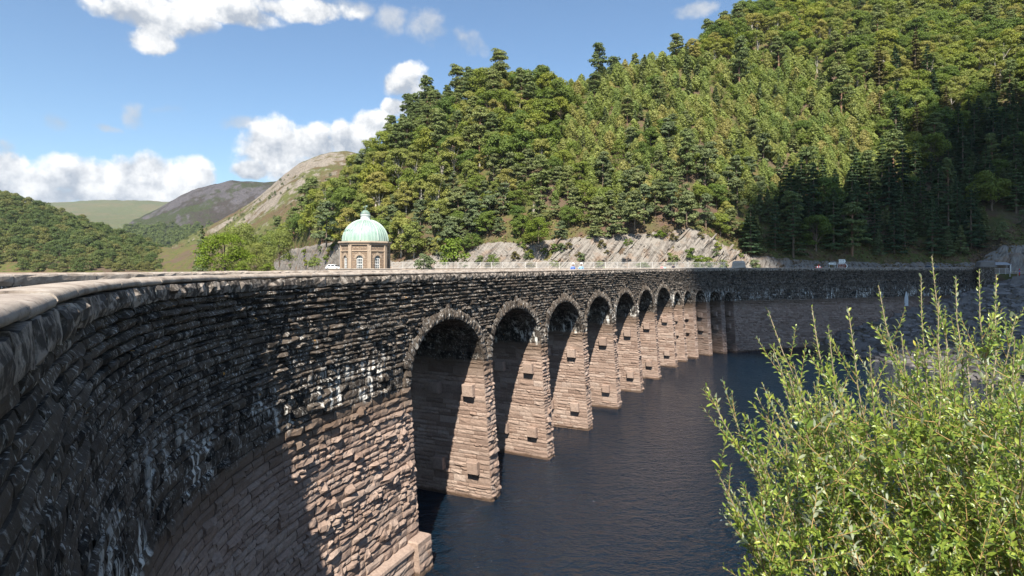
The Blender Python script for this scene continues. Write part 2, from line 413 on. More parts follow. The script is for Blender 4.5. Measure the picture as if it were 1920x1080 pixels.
M_SCREE = plain('scree_stone', (.17, .155, .145), .9, .4, 1.2, bump=.5)
M_HEATHER = leaf_mat('heather_sprigs', [(.16, .085, .085), (.13, .09, .05)], rndvar=.5, trans=.1)
def tower_mat():
    m, N = newmat('tower_sandstone')
    tc = N.n('TexCoord').outputs['UV']
    br = N.n('TexBrick', i_Vector=tc, i_Scale=1.0); br.offset = .5
    for k, v in (('Brick Width', .72), ('Row Height', .34), ('Mortar Size', .022), ('Mortar Smooth', .3)): br.inputs[k].default_value = v
    br.inputs['Color1'].default_value = (.36, .275, .20, 1); br.inputs['Color2'].default_value = (.25, .185, .14, 1); br.inputs['Mortar'].default_value = (.10, .075, .055, 1)
    p = N.n('NewGeometry').outputs['Position']; f = N.noise(p, 3.0, 7, .7)
    c = N.mix(N.ms(f, .35, .7, 0, .6), br.outputs['Color'], (.19, .13, .09))
    c = N.mix(N.ms(N.noise(p, 7, 3), .63, .68, 0, .7), c, (.46, .25, .06))
    h = N.m('ADD', N.m('MULTIPLY', br.outputs['Fac'], -1.0), N.m('MULTIPLY', f, .9))
    finish(N, c, .9, N.bump(h, 1.0, .12), .15)
    return m
M_TOWER = tower_mat()
M_TRIM = plain('tower_dressed_stone', (.37, .285, .21), .85, .3, 2.5, bump=.4)
def copper_mat():
    m, N = newmat('verdigris_copper'); p = N.n('NewGeometry').outputs['Position']; z = N.xyz(p)[2]
    st = N.noise(N.vm('MULTIPLY', p, (1, 1, .12)), 2.6, 6, .6); f = N.noise(p, 5, 5)
    c = N.mix(N.ms(st, .35, .65), (.20, .30, .25), (.32, .42, .36))
    c = N.mix(N.ms(f, .6, .72, 0, .55), c, (.16, .24, .19))
    c = N.mix(N.m('MULTIPLY', N.ms(z, 21.6, 23.6), N.ms(st, .4, .6, .3, .95)), c, (.10, .13, .115))
    finish(N, c, .55, N.bump(f, .2, .02), .4)
    return m
M_COPPER = copper_mat()
M_WHITE = plain('white_paint', (.78, .78, .76), .5, .06)
M_GLASS = plain('window_glass', (.035, .045, .055), .06, .3, 2, spec=.6)
M_STEEL = plain('galvanised_rail', (.50, .48, .45), .5, .1, 4)
M_LEAD = plain('lead_grey', (.30, .30, .31), .5, .2, 5)
# ---------------------------------------------------------------- the viaduct dam
PATH = np.array([(-.1, -6.5), (-.25, -3.5), (-.55, -1.2), (-1.1, .7), (-1.85, 2.0), (-2.7, 3.35), (-3.52, 4.65), (-4.92, 6.9), (-6.12, 9.1), (-6.88, 10.9), (-7.4, 12.4),
                 (-7.8, 14.3), (-7.98, 16.4), (-7.9, 18.6), (-7.48, 20.9), (-6.75, 23.0), (-5.9, 25.1), (-4.95, 27.3), (-1.76, 35.0), (2.0, 42.5), (5.9, 50.0),
                 (9.8, 57.6), (13.7, 65.1), (17.7, 72.9), (21.9, 81.0), (24.4, 85.3), (27.1, 88.8), (30.1, 91.7), (33.3, 94.0), (36.2, 95.7), (42.3, 98.4), (55, 103.0), (70, 108.4), (86, 114.4), (95, 117.8)])
def spline(P, step=.1):
    d = np.r_[0, np.cumsum(np.linalg.norm(np.diff(P, axis=0), axis=1))]
    # natural cubic through chord length
    n = len(P); h = np.diff(d); A = np.zeros((n, n)); B = np.zeros((n, 2)); A[0, 0] = A[-1, -1] = 1
    for i in range(1, n - 1):
        A[i, i - 1] = h[i - 1]; A[i, i] = 2 * (h[i - 1] + h[i]); A[i, i + 1] = h[i]
        B[i] = 3 * ((P[i + 1] - P[i]) / h[i] - (P[i] - P[i - 1]) / h[i - 1])
    c = np.linalg.solve(A, B); t = np.arange(0, d[-1], step); i = np.clip(np.searchsorted(d, t, 'right') - 1, 0, n - 2); u = (t - d[i])[:, None]
    b = (P[i + 1] - P[i]) / h[i][:, None] - h[i][:, None] * (2 * c[i] + c[i + 1]) / 3
    dd = (c[i + 1] - c[i]) / (3 * h[i][:, None])
    return P[i] + b * u + c[i] * u ** 2 + dd * u ** 3
_p = spline(PATH); _L = np.r_[0, np.cumsum(np.linalg.norm(np.diff(_p, axis=0), axis=1))]
k = np.ones(21) / 21
_t = np.gradient(_p, axis=0); _t = np.stack([np.convolve(np.pad(_t[:, j], 10, 'edge'), k, 'valid') for j in (0, 1)], 1)
_t /= np.linalg.norm(_t, axis=1)[:, None]; _n = np.stack([_t[:, 1], -_t[:, 0]], 1)      # outward, towards the water
S_END = _L[-1]
def s_near(x, y): return _L[np.argmin((_p[:, 0] - x) ** 2 + (_p[:, 1] - y) ** 2)]
def Pxy(s): return np.stack([np.interp(s, _L, _p[:, 0]), np.interp(s, _L, _p[:, 1])], -1)
def Nxy(s): return np.stack([np.interp(s, _L, _n[:, 0]), np.interp(s, _L, _n[:, 1])], -1)
def Txy(s): return np.stack([np.interp(s, _L, _t[:, 0]), np.interp(s, _L, _t[:, 1])], -1)
def off(z): z = np.asarray(z, float); return np.where(z < WATER_MARK, (WATER_MARK - z) * .069, -(z - WATER_MARK) * .062)
def W(s, z, o=0.0):
    """front face: along the wall s, height z, o proud of the face"""
    s = np.asarray(s, float); xy = Pxy(s) + Nxy(s) * (off(z) + o)[..., None]
    return np.concatenate([xy, np.broadcast_to(z, s.shape)[..., None]], -1)
TOP = CAMZ - .26; ROAD = 12.55
S_AB = s_near(-4.75, 27.6)                 # where the solid wing wall ends
S_P1 = s_near(-1.76, 35.05)
s_big = [S_P1 + i * 8.46 for i in range(6)] ; s_big.append(s_near(22.2, 81.3))
s_small = [s_near(24.9, 85.9), s_near(27.4, 89.1), s_near(30.4, 91.95), s_near(33.4, 94.05), s_near(36.1, 95.65)]
PW = 1.2
PIERS = [(s, PW) for s in s_big] + [(s, .95) for s in s_small[:-1]]
S_FAR = s_small[-1]                        # solid wall again from here
OPEN = []                                  # (s0, s1, rise)
edges = [S_AB] + [p[0] for p in PIERS] + [S_FAR]; ends = [None] + [p[0] + p[1] for p in PIERS]
for i in range(len(edges) - 1):
    a = edges[i] if i == 0 else ends[i]; b = edges[i + 1]
    OPEN.append((a, b, 2.75 if b - a > 5 else min(1.85, (b - a) / 2 + .25)))
def T_of(s):
    return np.interp(s, [0, s_near(-5.9, 25.1), s_near(2, 42.5), S_END], [10.2, 10.0, 7.4, 7.4])
def arch_z(s, o, grow=0.0):
    c = (o[0] + o[1]) / 2; a = (o[1] - o[0]) / 2 + grow; r = o[2] + grow
    return WATER_MARK + r * np.sqrt(np.clip(1 - ((s - c) / a) ** 2, 0, 1))

dam = thing('viaduct_dam', 'long curving stone viaduct dam with round arches, blackened above and pale below the waterline', 'dam', (17.7, 73, 0))

# --- core: solid body behind the facing stones
def strip_core(name, ss, zb, zt, inset=.07, parent=dam, mat=M_STONE):
    ss = np.asarray(ss); zb = np.broadcast_to(zb, ss.shape); zt = np.broadcast_to(zt, ss.shape); n = len(ss)
    tb = -T_of(ss)
    f0 = W(ss, zb, np.full(n, -inset)); f1 = W(ss, zt, np.full(n, -inset))
    b0 = W(ss, zb, tb - off(zb)); b1 = W(ss, zt, tb - off(zt))
    mid = (f0 + f1) / 2; zm = (zb + zt) / 2; fm = W(ss, np.full(n, 1.) * np.clip(WATER_MARK, zb, zt), np.full(n, -inset))
    V = np.concatenate([f0, fm, f1, b1, b0]); q = []
    for r in range(5):
        r2 = (r + 1) % 5
        for j in range(n - 1): q.append([r * n + j, r * n + j + 1, r2 * n + j + 1, r2 * n + j])
    for j in (0, n - 1):
        a = [r * n + j for r in range(5)]
        q += [[a[0], a[1], a[4], a[4]][:4]] if False else []
    tri = []
    for j, fl in ((0, 1), (n - 1, -1)):
        a = [r * n + j for r in range(5)]
        for tt in ((a[0], a[1], a[2]), (a[0], a[2], a[3]), (a[0], a[3], a[4])): tri.append(tt[::fl])
    return put(name, mesh_np(name, V, [np.array(q), np.array(tri)], mat, rnd=.15), parent)
strip_core('wing_wall', np.arange(0, S_AB + .01, S_AB / 90), -1.5, ROAD)
far_wall = strip_core('far_wing_wall', np.linspace(S_FAR, S_END - .05, 60), -1.5, ROAD)
wall_body = None
for i, o in enumerate(OPEN):
    ss = np.concatenate([[o[0] - .001], (o[0] + o[1]) / 2 - np.cos(np.linspace(0, np.pi, 29)) * (o[1] - o[0]) / 2, [o[1] + .001]])
    strip_core('spandrel', ss, np.maximum(arch_z(ss, o), WATER_MARK), ROAD)
pier_objs = []
for (s0, w) in PIERS:
    ss = np.linspace(s0 + .05, s0 + w - .05, 4)
    pier_objs.append(strip_core('pier', ss, -1.5, ROAD - .02))

# --- rock-faced blocks: 4 x 4 face grid plus a ring of sides (42 triangles)
_g = [(i, j) for j in range(4) for i in range(4)]
_ring = [0, 1, 2, 3, 7, 11, 15, 14, 13, 12, 8, 4]
_Fq = [[j * 4 + i, j * 4 + i + 1, (j + 1) * 4 + i + 1, (j + 1) * 4 + i] for j in range(3) for i in range(3)]
_Fq += [[_ring[(a + 1) % 12], _ring[a], 16 + a, 16 + (a + 1) % 12] for a in range(12)]
_Fq = np.array(_Fq)
def rock_blocks(u0, u1, v0, v1, proud, fmap, gap=.012, back=.1, rough=1.0, base=.0, seed=0):
    """arrays of blocks in wall coordinates (u along, v up); fmap(u, v, o) -> xyz. Returns V (B,28,3)."""
    r = np.random.RandomState(seed); B = len(u0)
    gx = np.array([0, .30, .68, 1.0]); U = np.broadcast_to(gx, (B, 4, 4)).copy(); Vv = np.broadcast_to(gx[:, None], (B, 4, 4)).copy()
    U[:, :, 1:3] += r.uniform(-.11, .11, (B, 4, 2)); Vv[:, 1:3, :] += r.uniform(-.11, .11, (B, 2, 4))
    g = np.broadcast_to(gap, (B,))[:, None, None]
    uu = u0[:, None, None] + g + U * (u1 - u0 - 2 * g[:, 0, 0])[:, None, None]
    vv = v0[:, None, None] + g + Vv * (v1 - v0 - 2 * g[:, 0, 0])[:, None, None]
    uu[:, :, [0, 3]] += r.uniform(-.012, .012, (B, 4, 2)) * rough; vv[:, [0, 3], :] += r.uniform(-.010, .010, (B, 2, 4)) * rough
    o = np.zeros((B, 4, 4)); pr = np.broadcast_to(proud, (B,))[:, None, None]
    o[:, 1:3, 1:3] = pr * r.uniform(.45, 1.35, (B, 2, 2))
    tilt = r.uniform(-.5, .5, (B, 1, 1)) * pr; o[:, :, 1:3] += tilt * (Vv[:, :, 1:3] - .5)
    o[:, 0, 1:3] = pr[:, :, 0] * r.uniform(.05, .5, (B, 2)); o[:, 3, 1:3] = pr[:, :, 0] * r.uniform(.0, .45, (B, 2))
    o[:, 1:3, 0] = pr[:, :, 0] * r.uniform(.1, .8, (B, 2)); o[:, 1:3, 3] = pr[:, :, 0] * r.uniform(.1, .8, (B, 2))
    o += base
    fu = uu.reshape(B, 16); fv = vv.reshape(B, 16); fo = o.reshape(B, 16)
    au = np.concatenate([fu, fu[:, _ring]], 1); av = np.concatenate([fv, fv[:, _ring]], 1); ao = np.concatenate([fo, np.full((B, 12), -back)], 1)
    return fmap(au, av, ao)
def blocks_mesh(name, Vb, rnd, mat):
    B = len(Vb); F = (_Fq[None] + (np.arange(B) * 28)[:, None, None]).reshape(-1, 4)
    return mesh_np(name, Vb.reshape(-1, 3), F, mat, rnd=np.repeat(rnd, 28))
def single_and_rest(name, rest_name, Vb, rnd, mat, parent, limit, vis=None):
    """the blocks that show largest become objects of their own, the rest one mesh of kind stuff"""
    c = Vb[:, :16].mean(1); e1 = Vb[:, 3] - Vb[:, 0]; e2 = Vb[:, 12] - Vb[:, 0]; n = np.cross(e1, e2)
    d = c - np.array([0, 0, CAMZ]); dist = np.linalg.norm(d, axis=1)
    area = np.abs((n * d).sum(1)) / dist ** 3 * FPX ** 2
    px, py = px_of(c); ok = (px > -10) & (px < 1930) & (py > 0) & (py < 1085) & (c[:, 1] > 1) & ((n * d).sum(1) * SIGN < 0)
    if vis is not None: ok &= vis
    area = np.where(ok, area, 0); order = np.argsort(-area)[:limit]; order = order[area[order] > 70]
    for i in order:
        ctr = Vb[i].mean(0)
        put(name, mesh_np(name, Vb[i] - ctr, _Fq, mat, rnd=rnd[i]), parent, ctr)
    keep = np.ones(len(Vb), bool); keep[order] = False
    if keep.any(): kind(put(rest_name, blocks_mesh(rest_name, Vb[keep], rnd[keep], mat), parent), 'stuff')
SIGN = 1.0
def merge_open(z, zc):
    """intervals of s taken out of the facing at height z"""
    cut = []
    for o in OPEN:
        if z <= WATER_MARK: cut.append((o[0], o[1]))
        else:
            g = .72 if o[1] - o[0] > 5 else .45; c = (o[0] + o[1]) / 2; a = (o[1] - o[0]) / 2 + g; r = o[2] + g; q = 1 - ((z - WATER_MARK) / r) ** 2
            if q > 0: h = a * math.sqrt(q); cut.append((c - h, c + h))
    return cut
def lay_course(z0, z1, s0, s1, wmin, wmax, r, cut):
    iv = [(s0, s1)]
    for a, b in cut:
        nv = []
        for x, y in iv:
            if b <= x or a >= y: nv.append((x, y)); continue
            if a > x: nv.append((x, a))
            if b < y: nv.append((b, y))
        iv = nv
    out = []
    for x, y in iv:
        if y - x < .06: continue
        p = x
        while p < y - 1e-6:
            w = r.uniform(wmin, wmax) * (1.5 if r.rand() < .12 else 1)
            e = p + w
            if y - e < wmin * .6: e = y
            out.append((p, e, z0, z1)); p = e
    return out
r_ = np.random.RandomState(11)
rows = []; z = -.5
while z < 12.0:
    low = z < WATER_MARK - .2
    h = r_.choice([.2, .24, .28, .33, .40], p=[.2, .27, .27, .16, .10]) if low else (r_.choice([.15, .18, .21, .25], p=[.25, .35, .28, .12]) if z > 10.3 else r_.choice([.17, .2, .24, .28, .36], p=[.22, .3, .27, .14, .07]))
    if z < WATER_MARK < z + h + .12: h = WATER_MARK - z
    rows.append((z, z + h)); z += h
rows[-1] = (rows[-1][0], 12.02)
blk = []; prd = []
for (z0, z1) in rows:
    b = lay_course(z0, z1, s_near(-2.0, 2.4), S_END - .1, (z1 - z0) * (1.1 if z0 < 9.8 else 1.7), (z1 - z0) * (3.2 if z0 < 9.8 else 5.5), r_, merge_open((z0 + z1) / 2, 0)); blk += b
    prd += list(np.clip(r_.lognormal(math.log(.075 if z0 < WATER_MARK else .085), .5, len(b)), .02, .2))
# tall jumper stones standing proud of the coursing
for _ in range(620):
    s_ = r_.uniform(s_near(-2.4, 3.3), S_END - 1); z_ = r_.uniform(.2, 11.2); w_ = r_.uniform(.35, .62); h_ = r_.uniform(.38, .6)
    cut = [c for zz in (z_, z_ + h_) for c in merge_open(zz, 0)]
    if any(s_ < b + .05 and s_ + w_ > a - .05 for a, b in cut): continue
    if z_ < WATER_MARK < z_ + h_ or (s_ < s_near(-6.85, 10.9) and r_.rand() < .7): continue
    blk.append((s_, s_ + w_, z_, z_ + h_)); prd.append(r_.uniform(.13, .24))
blk = np.array(blk); prd = np.array(prd)
prd *= np.interp(blk[:, 0], [s_near(-2.4, 3.3), s_near(-6.85, 10.9), s_near(-7.5, 20.9)], [.25, .5, 1.0])
Vb = rock_blocks(blk[:, 0], blk[:, 1], blk[:, 2], blk[:, 3], prd, W, gap=.014, seed=3)
masonry = put('facing_masonry', mesh_np('facing_masonry', W(np.array([S_AB - 1, S_AB - .5, S_AB - .5, S_AB - 1]), np.array([1, 1, 1.4, 1.4]), np.full(4, -.05)), np.array([[0, 1, 2, 3]]), M_STONE, rnd=.3), dam)
single_and_rest('stone', 'coursed_rubble', Vb, r_.rand(len(blk)), M_STONE, masonry, 300)

# --- thin oversailing courses under the coping
ub = []; up = []
zz = [12.02 + i * .2 for i in range(7)]
for i in range(6):
    b = lay_course(zz[i], zz[i + 1], s_near(-1.6, 2.0), S_END - .1, .45, 1.5, r_, []); ub += b; up += [.10 + .012 * i] * len(b)
ub = np.array(ub); up = np.array(up) * r_.uniform(.6, 1.3, len(ub)) * np.interp(ub[:, 0], [s_near(-2.4, 3.3), s_near(-6.85, 10.9), s_near(-7.5, 20.9)], [.35, .6, 1.0])
Vu = rock_blocks(ub[:, 0], ub[:, 1], ub[:, 2], ub[:, 3], up, W, gap=.024, base=.03, rough=1.6, seed=5)
kindm = put('parapet', mesh_np('parapet', W(np.array([1., 1.5, 1.5, 1.]), np.array([12.6, 12.6, 13.0, 13.0]), np.full(4, -.2)), np.array([[0, 1, 2, 3]]), M_STONE, rnd=.2), dam)
single_and_rest('parapet_stone', 'parapet_courses', Vu, r_.rand(len(ub)), M_STONE, kindm, 260)
nb = np.array(lay_course(13.225, 13.585, s_near(-1.3, 1.4), S_END - .1, .45, 1.0, r_, []))
Vn = rock_blocks(nb[:, 0], nb[:, 1], nb[:, 2], nb[:, 3], r_.uniform(.05, .13, len(nb)) * np.interp(nb[:, 0], [s_near(-2.4, 3.3), s_near(-6.85, 10.9)], [.5, 1.0]), W, gap=.012, base=.11, back=.25, rough=2.6, seed=15)
single_and_rest('nosing_stone', 'nosing_course', Vn, r_.rand(len(nb)), M_NOSE, kindm, 90)
# solid backing of both parapets
def parapet_wall(name, o_out, o_in, z0, z1, parent, s0=0, s1=None, follow=False):
    ss = np.linspace(s0, (s1 or S_END) - .02, 260); n = len(ss)
    t = -T_of(ss) if follow else 0 * ss
    ring = [W(ss, np.full(n, z), (t + o) - off(z) + (0 if follow else off(13.2))) for o, z in ((o_out, z0), (o_out, z1), (o_in, z1), (o_in, z0))]
    q = [[r * n + j, r * n + j + 1, (r + 1) % 4 * n + j + 1, (r + 1) % 4 * n + j] for r in range(4) for j in range(n - 1)]
    q += [[3 * n, 2 * n, n, 0], [n - 1, 2 * n - 1, 3 * n - 1, 4 * n - 1]]
    return put(name, mesh_np(name, np.concatenate(ring), np.array(q), M_STONE, rnd=.3), parent)
parapet_wall('parapet_core', -.02, -.52, 12.5, TOP - .22, kindm)
up_par = parapet_wall('upstream_parapet', .0, .5, ROAD - .6, TOP - .22, dam, follow=True)
# --- coping stones: smooth weathered top with a rock-faced nosing
def coping(par, s0, s1, follow, seed):
    r = np.random.RandomState(seed); s = s0; wsum = .80
    while s < s1:
        L = r.uniform(1.25, 1.9); e = min(s + L, s1); n = 8; a = s + .012; b = e - .012
        ss = np.linspace(a, b, n); dz = r.uniform(-.014, .014)
        if not follow:
            prof = [(-.60, -.23), (-.60, -.03), (-.50, .0), (-.25, .012), (-.02, .0), (.05, -.02), (.085, -.055), (.095, -.09), (.085, -.125), (.03, -.15), (-.2, -.15)]
            base_o = off(13.4)
        else:
            prof = [(-.12, -.45), (-.10, -.2), (-.1, -.04), (-.02, .0), (.25, .012), (.5, .0), (.57, -.04), (.60, -.1), (.59, -.28), (.52, -.44), (.45, -.46)]
            base_o = 0
        rings = []
        for k_, (o, zr) in enumerate(prof):
            jag = 0
            if (not follow and 5 <= k_ <= 8): jag = r.uniform(-.007, .007, n)
            if follow and 7 <= k_ <= 9: jag = r.uniform(-.04, .04, n) * np.r_[.3, np.ones(n - 2), .3]
            zj = r.uniform(-.04, .04, n) if follow and k_ in (7, 8, 9) else 0
            zt = TOP + dz + zr + zj
            t = -T_of(ss) if follow else 0
            z_ = np.full(n, 1.0) * zt
            rings.append(W(ss, z_, (o + base_o + jag + t) - off(z_)))
        m = MB(); Rg = np.array(rings).transpose(1, 0, 2); ctr = Rg.reshape(-1, 3).mean(0)
        m.rings((Rg - ctr)[::-1])
        put('coping_stone', m.mesh('coping_stone', M_COPING, not follow, rnd=r.rand()), par, ctr)
        s = e
coping(kindm, .5, S_END - .3, False, 1)
coping(up_par, 8, s_near(14, 65), True, 2)
# courses on the road face of the upstream parapet
def Wup(s, z, o): return W(s, z, -T_of(s) + .5 + o - off(z))
vb_ = []
for i in range(5): vb_ += lay_course(12.4 + i * .19, 12.4 + (i + 1) * .19, 12, s_near(5.9, 50), .3, .8, r_, [])
vb_ = np.array(vb_)
Vp = rock_blocks(vb_[:, 0], vb_[:, 1], vb_[:, 2], vb_[:, 3], r_.uniform(.02, .07, len(vb_)), Wup, gap=.02, base=.01, seed=9)
kind(put('upstream_courses', blocks_mesh('upstream_courses', Vp, r_.rand(len(vb_)), M_STONE), up_par), 'stuff')
# road deck between the parapets
ss = np.linspace(0, S_END - .1, 260); n = len(ss)
A = W(ss, np.full(n, ROAD + .006), -.5 - off(ROAD) + off(13.2)); Bk = W(ss, np.full(n, ROAD + .006), -T_of(ss) + .45 - off(ROAD))
kind(put('road', mesh_np('road', np.concatenate([A, Bk]), np.array([[j, j + 1, n + j + 1, n + j] for j in range(n - 1)]), M_TAR)), 'structure')

# --- voussoir rings
for i, o in enumerate(OPEN):
    bigarch = o[1] - o[0] > 5; c = (o[0] + o[1]) / 2; a = (o[1] - o[0]) / 2; nv = 33 if bigarch else 15
    ring = put('arch_ring', mesh_np('arch_ring', W(np.array([c - .2, c + .2, c + .2, c - .2]), WATER_MARK + o[2] + np.array([.1, .1, .4, .4]), np.full(4, -.06)), np.array([[0, 1, 2, 3]]), M_STONE, rnd=.6), dam)
    th = np.linspace(0, np.pi, nv + 1)
    # even spacing along the ellipse
    tt = np.linspace(0, np.pi, 400); ex = -a * np.cos(tt); ez = o[2] * np.sin(tt); al = np.r_[0, np.cumsum(np.hypot(np.diff(ex), np.diff(ez)))]
    te = np.interp(np.linspace(0, al[-1], nv + 1), al, tt)
    for j in range(nv):
        key = j == nv // 2
        D = (.68 if bigarch else .42) * (1.5 if key else r_.uniform(.72, 1.12))
        def fm(u, v, oo, t0=te[j], t1=te[j + 1], D=D, a=a, o=o, c=c):
            t = t0 + (t1 - t0) * u; nx, nz = -np.cos(t) / a, np.sin(t) / o[2]; l = np.hypot(nx, nz)
            return W(c - a * np.cos(t) + nx / l * v * D, WATER_MARK + o[2] * np.sin(t) + nz / l * v * D, oo)
        V1 = rock_blocks(np.array([0.]), np.array([1.]), np.array([0.]), np.array([1.]), .1 if not key else .13, lambda u, v, oo: fm(u, v, oo), gap=.03, back=.25, base=.05, seed=i * 50 + j)[0]
        ctr = V1.mean(0)
        put('voussoir', mesh_np('voussoir', V1 - ctr, _Fq, M_STONE, rnd=r_.uniform(.45, 1)), ring, ctr)
# --- dressed blocks lining the barrel of each arch
for i, o in enumerate(OPEN):
    bigarch = o[1] - o[0] > 5; c = (o[0] + o[1]) / 2; a = (o[1] - o[0]) / 2
    tt = np.linspace(0, np.pi, 300); al = np.r_[0, np.cumsum(np.hypot(np.diff(-a * np.cos(tt)), np.diff(o[2] * np.sin(tt))))]
    nr = int(al[-1] / .42); te = np.interp(np.linspace(0, al[-1], nr + 1), al, tt); lst = []
    for j in range(nr):
        w = .1
        while w < 7.2:
            e = min(w + r_.uniform(.7, 1.5), 7.3); lst.append((te[j], te[j + 1], w, e)); w = e
    lst = np.array(lst)
    def fb(u, v, oo, o=o, c=c, a=a):
        nx, nz = -np.cos(u) / a, np.sin(u) / o[2]; l = np.hypot(nx, nz)
        ps = c - a * np.cos(u) - nx / l * oo; pz = WATER_MARK + o[2] * np.sin(u) - nz / l * oo
        return W(ps, pz, -v - off(pz) * 0)
    Vl = rock_blocks(lst[:, 0], lst[:, 1], lst[:, 2], lst[:, 3], r_.uniform(.015, .05, len(lst)), fb, gap=.008, back=.05, base=.02, rough=.4, seed=70 + i)
    brl = put('arch_barrel', blocks_mesh('arch_barrel', Vl[:, :, :], r_.uniform(.0, .7, len(lst)), M_STONE), dam); kind(brl, 'stuff')
# --- dressed blocks on the sides of the piers, with the square projecting stones
SIGN = -1.0
def pier_face(idx, s0, w, pobj):
    Tq = T_of(s0); t0 = Txy(s0)
    def fp(u, v, oo):
        # u = distance in from the front corner, v = height, oo = out from the side of the pier
        P0 = Pxy(np.array(s0)); N0 = Nxy(np.array(s0)); xy = P0 + N0 * (off(v) - u)[..., None] - t0 * (oo)[..., None]
        return np.concatenate([xy, np.asarray(v)[..., None]], -1)
    lst = []; z = -.4
    while z < WATER_MARK - .02:
        h = r_.choice([.18, .24, .30, .42], p=[.28, .3, .27, .15]); h = min(h, WATER_MARK - z)
        lst += lay_course(z, z + h, 0.0, Tq, h * 1.6, h * 4.2, r_, []); z += h
    lst = np.array(lst)
    prd = np.clip(r_.lognormal(math.log(.038), .45, len(lst)), .012, .1)
    Vf = rock_blocks(lst[:, 0], lst[:, 1], lst[:, 2], lst[:, 3], prd, fp, gap=.009, back=.06, rough=.6, seed=200 + idx)
    single_and_rest('pier_stone', 'pier_courses', Vf, r_.rand(len(lst)), M_STONE, pobj, {0: 150, 1: 80, 2: 45, 3: 20}.get(idx, 0))
    # far side, seen from the other bank only
    def fr(u, v, oo):
        P0 = Pxy(np.array(s0 + w)); N0 = Nxy(np.array(s0 + w)); xy = P0 + N0 * (off(v) - u)[..., None] + t0 * (oo)[..., None]
        return np.concatenate([xy, np.asarray(v)[..., None]], -1)
    Vr = rock_blocks(lst[:, 0], lst[:, 1], lst[:, 2], lst[:, 3], prd, fr, gap=.009, back=.06, rough=.6, seed=300 + idx)
    kind(put('pier_courses', blocks_mesh('pier_courses', Vr, r_.rand(len(lst)), M_STONE), pobj), 'stuff')
    for zc in ((6.55, 1.95) if idx < 7 else (6.3, 4.2)):
        for uc in (1.0, 3.35, 5.7):
            m = MB(); sz = .36
            g = np.array([[uc - sz, zc - sz], [uc + sz, zc - sz], [uc + sz, zc + sz], [uc - sz, zc + sz]])
            ring0 = fp(g[:, 0], g[:, 1], np.full(4, -.05)); ring1 = fp(g[:, 0], g[:, 1], np.full(4, .36)); g2 = (g - [uc, zc]) * .9 + [uc, zc]; ring2 = fp(g2[:, 0], g2[:, 1], np.full(4, .42))
            m.rings([ring0[::-1], ring1[::-1], ring2[::-1]])
            put('projecting_stone', m.mesh('projecting_stone', M_STONE, rnd=r_.uniform(.2, .7)), pobj)
for i, (s0, w) in enumerate(PIERS): pier_face(i, s0, w, pier_objs[i])
pier_face(20, S_FAR, .9, far_wall)
SIGN = 1.0
# --- plinth at the foot of the wing wall with its stepped end block
pl = []
for i in range(5): pl += lay_course(-.5 + i * .34, -.5 + (i + 1) * .34, s_near(-7.9, 14.5), S_AB - 1.0, .5, 1.2, r_, [])
pl = np.array(pl)
Vq = rock_blocks(pl[:, 0], pl[:, 1], pl[:, 2], pl[:, 3], r_.uniform(.03, .09, len(pl)), lambda s, z, o: W(s, z, o + .30), gap=.012, back=.34, seed=41)
plinth = put('plinth', blocks_mesh('plinth', Vq[:1], np.array([.5]), M_STONE), dam)
single_and_rest('plinth_stone', 'plinth_courses', Vq[1:], r_.rand(len(pl) - 1), M_STONE, plinth, 40)
m = MB(); ss = np.linspace(s_near(-7.9, 14.5), S_AB - 1.0, 40)
m.rings(np.array([W(ss, np.full(40, z), np.full(40, o)) for o, z in ((-.05, 1.2), (.40, 1.2), (.38, 1.32), (.30, 1.38), (-.05, 1.46))]).transpose(1, 0, 2))
put('plinth_ledge', m.mesh('plinth_ledge', M_STONE, rnd=.5), plinth)
def block_end(s0, s1, z0, z1, o0, o1):
    m = MB(); g = [(s0, o1), (s1, o1), (s1, o0), (s0, o0)]
    for k_, zz_ in enumerate([0]): pass
    rr = [np.array([W(np.array(s), np.array(z), np.array(o)) for s, o in g]) for z in (z0, z1)]
    top = np.array([W(np.array(s), np.array(z1 + .06), np.array(o)) for s, o in [(s0 + .06, o1 - .08), (s1 - .06, o1 - .08), (s1 - .06, o0), (s0 + .06, o0)]])
    m.rings([rr[0], rr[1], top]); return m
put('end_block', block_end(S_AB - 1.0, S_AB + .12, -.8, 1.5, -.5, .58).mesh('end_block', M_STONE, rnd=.45), plinth)
eb = []
for i in range(5): eb += lay_course(-.5 + i * .36, -.5 + (i + 1) * .36, S_AB - 1.0, S_AB + .12, .4, .8, r_, [])
eb = np.array(eb)
Ve = rock_blocks(eb[:, 0], eb[:, 1], eb[:, 2], eb[:, 3], r_.uniform(.03, .07, len(eb)), lambda s, z, o: W(s, z, o + .58), gap=.012, back=.05, seed=43)
single_and_rest('plinth_stone', 'plinth_end_courses', Ve, r_.rand(len(eb)), M_STONE, plinth, 14)
# return face of the wing wall where the first arch begins
r_ = np.random.RandomState(99)
def f_ab(u, v, oo):
    P0 = Pxy(np.array(S_AB)); N0 = Nxy(np.array(S_AB)); t0 = Txy(S_AB); xy = P0 + N0 * (off(v) - u)[..., None] + t0 * (oo)[..., None]
    return np.concatenate([xy, np.asarray(v)[..., None]], -1)
lst = []; z = -.4
while z < WATER_MARK - .02:
    h = r_.choice([.22, .28, .34]); h = min(h, WATER_MARK - z); lst += lay_course(z, z + h, 0.0, T_of(S_AB), .5, 1.3, r_, []); z += h
lst = np.array(lst)
kind(put('abutment_courses', blocks_mesh('abutment_courses', rock_blocks(lst[:, 0], lst[:, 1], lst[:, 2], lst[:, 3], r_.uniform(.02, .06, len(lst)), f_ab, gap=.009, back=.06, seed=77), r_.rand(len(lst)), M_STONE), dam), 'stuff')
